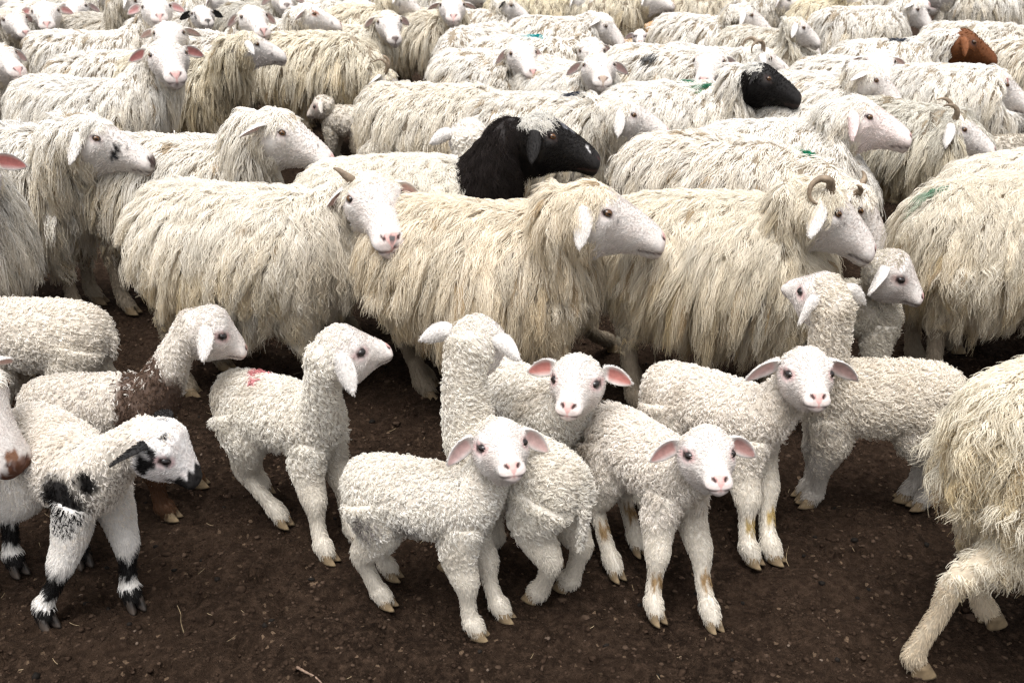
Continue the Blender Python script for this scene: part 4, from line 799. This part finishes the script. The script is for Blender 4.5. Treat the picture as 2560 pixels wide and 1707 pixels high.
 dict(kind='L', x=-0.001, y=2.082, yaw=138, sc=1.06, lod=0, seed=161, E=(-0.072, 2.271, 0.605), N=(-0.037, 2.346, 0.55), hoofs=[None, None, (-0.091, 0.019), (-0.12, -0.061)], label='curly lamb turned away with its ears spread, seen from behind', curl=0.026, wool=(0.8, 0.775, 0.73), ears=(0.12, -0.25, -0.4), ear_in=(0.7, 0.5, 0.47), tail=0.17, wave=0.005),
 dict(kind='L', x=0.046, y=2.397, yaw=-52, sc=1.05, lod=0, seed=162, E=(0.155, 2.189, 0.521), N=(0.132, 2.098, 0.494), hoofs=[(0.21, 0.014), (0.214, -0.092), None, None], label='lamb facing out with red-lined ears spread wide and calm dark eyes', ears=(0.05, -0.05, 0.05), ear_in=(0.5, 0.2, 0.17), curl=0.025, ear_s=0.95),
 dict(kind='L', x=-0.205, y=1.983, yaw=-18, sc=0.97, lod=0, seed=163, E=(-0.02, 1.912, 0.506), N=(0.003, 1.824, 0.5), hoofs=[(0.194, 0.014), (0.154, -0.069), None, (-0.109, -0.032)], label='small lamb standing foremost with a pink nose and grey stain on its thigh', dirt=[(-0.12, -0.07, 0.27, 0.05, (0.22, 0.2, 0.19)), (-0.02, -0.08, 0.255, 0.04, (0.34, 0.31, 0.28))], ears=(0.55, -0.15, 0.4), curl=0.024, wave=0.0046, wool=(0.8, 0.78, 0.745)),
 dict(kind='L', x=0.34, y=2.147, yaw=-55, sc=1.0, lod=0, seed=164, E=(0.444, 1.932, 0.47), N=(0.452, 1.84, 0.454), hoofs=[(0.276, -0.019), (0.177, -0.112), (-0.051, 0.033), (-0.006, -0.086)], label='white lamb with folded-back red-tipped ears and brown knee patches', ears=(0.35, -0.1, 0.25), ear_in=(0.52, 0.29, 0.26), curl=0.03, wave=0.0032, wool=(0.84, 0.8, 0.76), leg_marks=[(0.49, 0.58, (0.3, 0.2, 0.1))], ear_s=0.95),
 dict(kind='L', x=0.554, y=2.37, yaw=-36, sc=1.05, lod=0, seed=165, E=(0.736, 2.218, 0.527), N=(0.736, 2.122, 0.506), hoofs=[(0.219, -0.079), (0.179, -0.121), None, None], label='lamb with long level ears, a smudged crown and two yellowed knees', ears=(0.28, -0.05, 0.55), curl=0.026, leg_marks=[(0.48, 0.58, (0.42, 0.31, 0.13))], head_marks=[(0.02, 0.0, 0.055, 0.016, (0.45, 0.46, 0.47))], ear_s=1.1, wool=(0.84, 0.8, 0.76)),
 dict(kind='L', x=0.983, y=2.404, yaw=178, sc=1.1, lod=0, seed=166, E=(0.787, 2.427, 0.672), N=(0.738, 2.505, 0.656), hoofs=[(0.117, -0.013), None, (-0.169, -0.011), None], label='cream lamb standing crosswise with its head thrown up, ears hanging back', curl=0.032, wool=(0.79, 0.745, 0.68), ears=(0.35, -0.35, -0.35), ear_in=(0.7, 0.5, 0.48), wave=0.005, leg=(0.55, 0.51, 0.46)),
 dict(kind='L', x=1.108, y=3.064, yaw=-14, sc=1.05, lod=0, seed=167, E=(1.22, 2.944, 0.511), N=(1.293, 2.916, 0.44), label='greyish lamb with a reddish eye pressed against the long-haired flank', wool=(0.62, 0.585, 0.52), ears=(0.75, -0.1, 0.3), lid=(0.3, 0.12, 0.09)),
 dict(kind='L', x=1.996, y=7.521, yaw=-10, sc=0.95, lod=2, seed=168, E=(2.185, 7.467, 0.489), N=(2.244, 7.442, 0.427), label='small white lamb with one ear tip out in front of the woolly-cheeked ewe', ears=(0.25, -0.3, 0.5)),
 dict(kind='L', x=1.134, y=9.716, yaw=-10, sc=0.9, lod=2, seed=169, E=(1.236, 9.667, 0.455), N=(1.306, 9.655, 0.411), label='tiny white-faced lamb, hindmost of the cluster of small lambs', ears=(0.2, -0.2, 0.4)),
 dict(kind='L', x=1.084, y=8.755, yaw=-10, sc=0.9, lod=2, seed=170, E=(1.203, 8.707, 0.471), N=(1.267, 8.705, 0.416), label='ginger-faced lamb among the cluster of small lambs', face=(0.5, 0.3, 0.16), wool=(0.6, 0.42, 0.24), ear_col=(0.62, 0.48, 0.38)),
 dict(kind='L', x=0.979, y=8.466, yaw=-80, sc=0.9, lod=2, seed=171, E=(1.014, 8.235, 0.475), N=(1.008, 8.157, 0.443), label='little lamb with dark eye streaks facing out beneath the ginger-faced lamb', head_marks=[(0.083, -0.03, 0.02, 0.012, (0.014, 0.0125, 0.012)), (0.083, 0.03, 0.02, 0.01, (0.014, 0.0125, 0.012))], ears=(0.3, -0.1, 0.3)),
 dict(kind='L', x=1.304, y=8.881, yaw=-15, sc=0.9, lod=2, seed=172, E=(1.419, 8.819, 0.484), N=(1.489, 8.809, 0.436), label='pale lamb standing alone beside the ginger-faced lamb, looking aside', ears=(0.4, -0.4, 0.4)),
 dict(kind='L', x=0.83, y=7.159, yaw=80, sc=1.05, lod=2, seed=173, label='grey lamb seen from behind squeezed between two ewes', wool=(0.55, 0.51, 0.44)),
 dict(kind='L', x=-0.974, y=5.975, yaw=170, sc=0.95, lod=2, seed=174, E=(-1.152, 5.983, 0.403), N=(-1.221, 5.995, 0.348), label='grey lamb reaching under the heavy shaggy ewe', wool=(0.52, 0.48, 0.42), leg=(0.4, 0.36, 0.3), face=(0.58, 0.53, 0.47)),
 dict(kind='L', x=-0.16, y=4.22, yaw=100, sc=1.25, lod=1, seed=175, E=(-0.197, 4.481, 0.591), N=(-0.205, 4.595, 0.54), label='lamb showing only the back of its head behind the black-headed ewe with white forelock', ears=(0.15, -0.2, -0.3), ear_in=(0.66, 0.46, 0.44)),
 dict(kind='L', x=2.649, y=5.155, yaw=0, sc=1.0, lod=1, seed=176, label='grey curly lamb below the ewe with the sore eye', wool=(0.5, 0.46, 0.4)),
 dict(kind='L', x=0.668, y=7.916, yaw=-10, sc=0.9, lod=2, seed=177, E=(0.788, 7.86, 0.437), N=(0.854, 7.863, 0.385), label='dark-nosed grey lamb looking out under the sloping-faced ewe', wool=(0.56, 0.51, 0.44), nose_col=(0.16, 0.12, 0.11)),
 dict(kind='L', x=4.334, y=10.266, yaw=175, sc=1.0, lod=2, seed=178, label='grey woolly lamb behind the ewe with the upright white face', wool=(0.6, 0.57, 0.5)),
 dict(kind='L', x=4.424, y=10.012, yaw=-30, sc=0.95, lod=2, seed=179, E=(4.477, 9.934, 0.448), N=(4.455, 9.857, 0.409), label='pink-nosed lamb resting its chin on a cream back', ears=(0.2, -0.2, 0.4)),
 dict(kind='L', x=3.176, y=10.493, yaw=90, sc=1.1, lod=2, seed=180, label='grey lamb showing its round rump behind the woolly-cheeked ewe', wool=(0.56, 0.53, 0.46)),
 dict(kind='L', x=2.202, y=7.325, yaw=-40, sc=0.85, lod=2, seed=181, E=(2.12, 7.228, 0.357), N=(2.13, 7.154, 0.327), label='lamb with a pinkish face under the long-eared ewe', face=(0.72, 0.58, 0.55)),
 dict(kind='L', x=4.784, y=10.238, yaw=10, sc=1.1, lod=2, seed=182, label='dusky lamb at the back edge of the flock near the curled horn', wool=(0.5, 0.47, 0.41)),
 dict(kind='A', x=-4.93, y=9.41, yaw=-12, sc=0.98, lod=2, seed=183, label='cream ewe in the hindmost row, mostly hidden by the ewes in front'),
 dict(kind='A', x=-4.01, y=9.65, yaw=-6, sc=0.96, lod=2, seed=184, label='cream ewe in the hindmost row, mostly hidden by the ewes in front'),
 dict(kind='A', x=-2.95, y=9.3, yaw=-6, sc=0.97, lod=2, seed=185, label='cream ewe in the hindmost row, mostly hidden by the ewes in front'),
 dict(kind='A', x=-2.01, y=9.67, yaw=-12, sc=1.02, lod=2, seed=186, label='cream ewe in the hindmost row, mostly hidden by the ewes in front'),
 dict(kind='A', x=-0.83, y=9.59, yaw=-6, sc=1.02, lod=2, seed=187, label='cream ewe in the hindmost row, mostly hidden by the ewes in front'),
 dict(kind='A', x=0.04, y=9.63, yaw=-12, sc=0.96, lod=2, seed=188, label='cream ewe in the hindmost row, mostly hidden by the ewes in front'),
 dict(kind='A', x=1.15, y=9.52, yaw=4, sc=0.96, lod=2, seed=189, label='cream ewe in the hindmost row, mostly hidden by the ewes in front'),
 dict(kind='A', x=2.06, y=9.3, yaw=-30, sc=0.97, lod=2, seed=190, label='cream ewe in the hindmost row, mostly hidden by the ewes in front'),
 dict(kind='A', x=3.01, y=9.31, yaw=-30, sc=1.03, lod=2, seed=191, label='cream ewe in the hindmost row, mostly hidden by the ewes in front'),
 dict(kind='A', x=4.28, y=9.43, yaw=170, sc=1.03, lod=2, seed=192, label='cream ewe in the hindmost row, mostly hidden by the ewes in front'),
 dict(kind='A', x=5.14, y=9.4, yaw=-20, sc=0.99, lod=2, seed=193, label='cream ewe in the hindmost row, mostly hidden by the ewes in front'),
]
for sp in FLOCK:
    build_animal(sp)

# ------------------------------------------------------------------ small things lying about
twig('twig', [(-.492, 1.768, .004), (-.47, 1.748, .010), (-.445, 1.735, .007), (-.425, 1.716, .004)], .0035, mat_plain('twig_bark', (.10, .06, .04), (.26, .18, .13), 120.), 'short reddish twig lying on the bare soil', 'twig')
twig('dry_stem', [(-.788, 1.891, -.004), (-.791, 1.892, .028), (-.787, 1.889, .055), (-.793, 1.893, .078)], .0013, STRAW, 'thin pale dry stem standing up from the soil', 'plant stem')
twig('straw_stalk', [(.727, 2.140, .002), (.722, 2.15, .012), (.724, 2.165, .022), (.729, 2.17, .045)], .0008, STRAW, 'thin curved straw stalk beside the yellow-kneed lamb', 'straw')
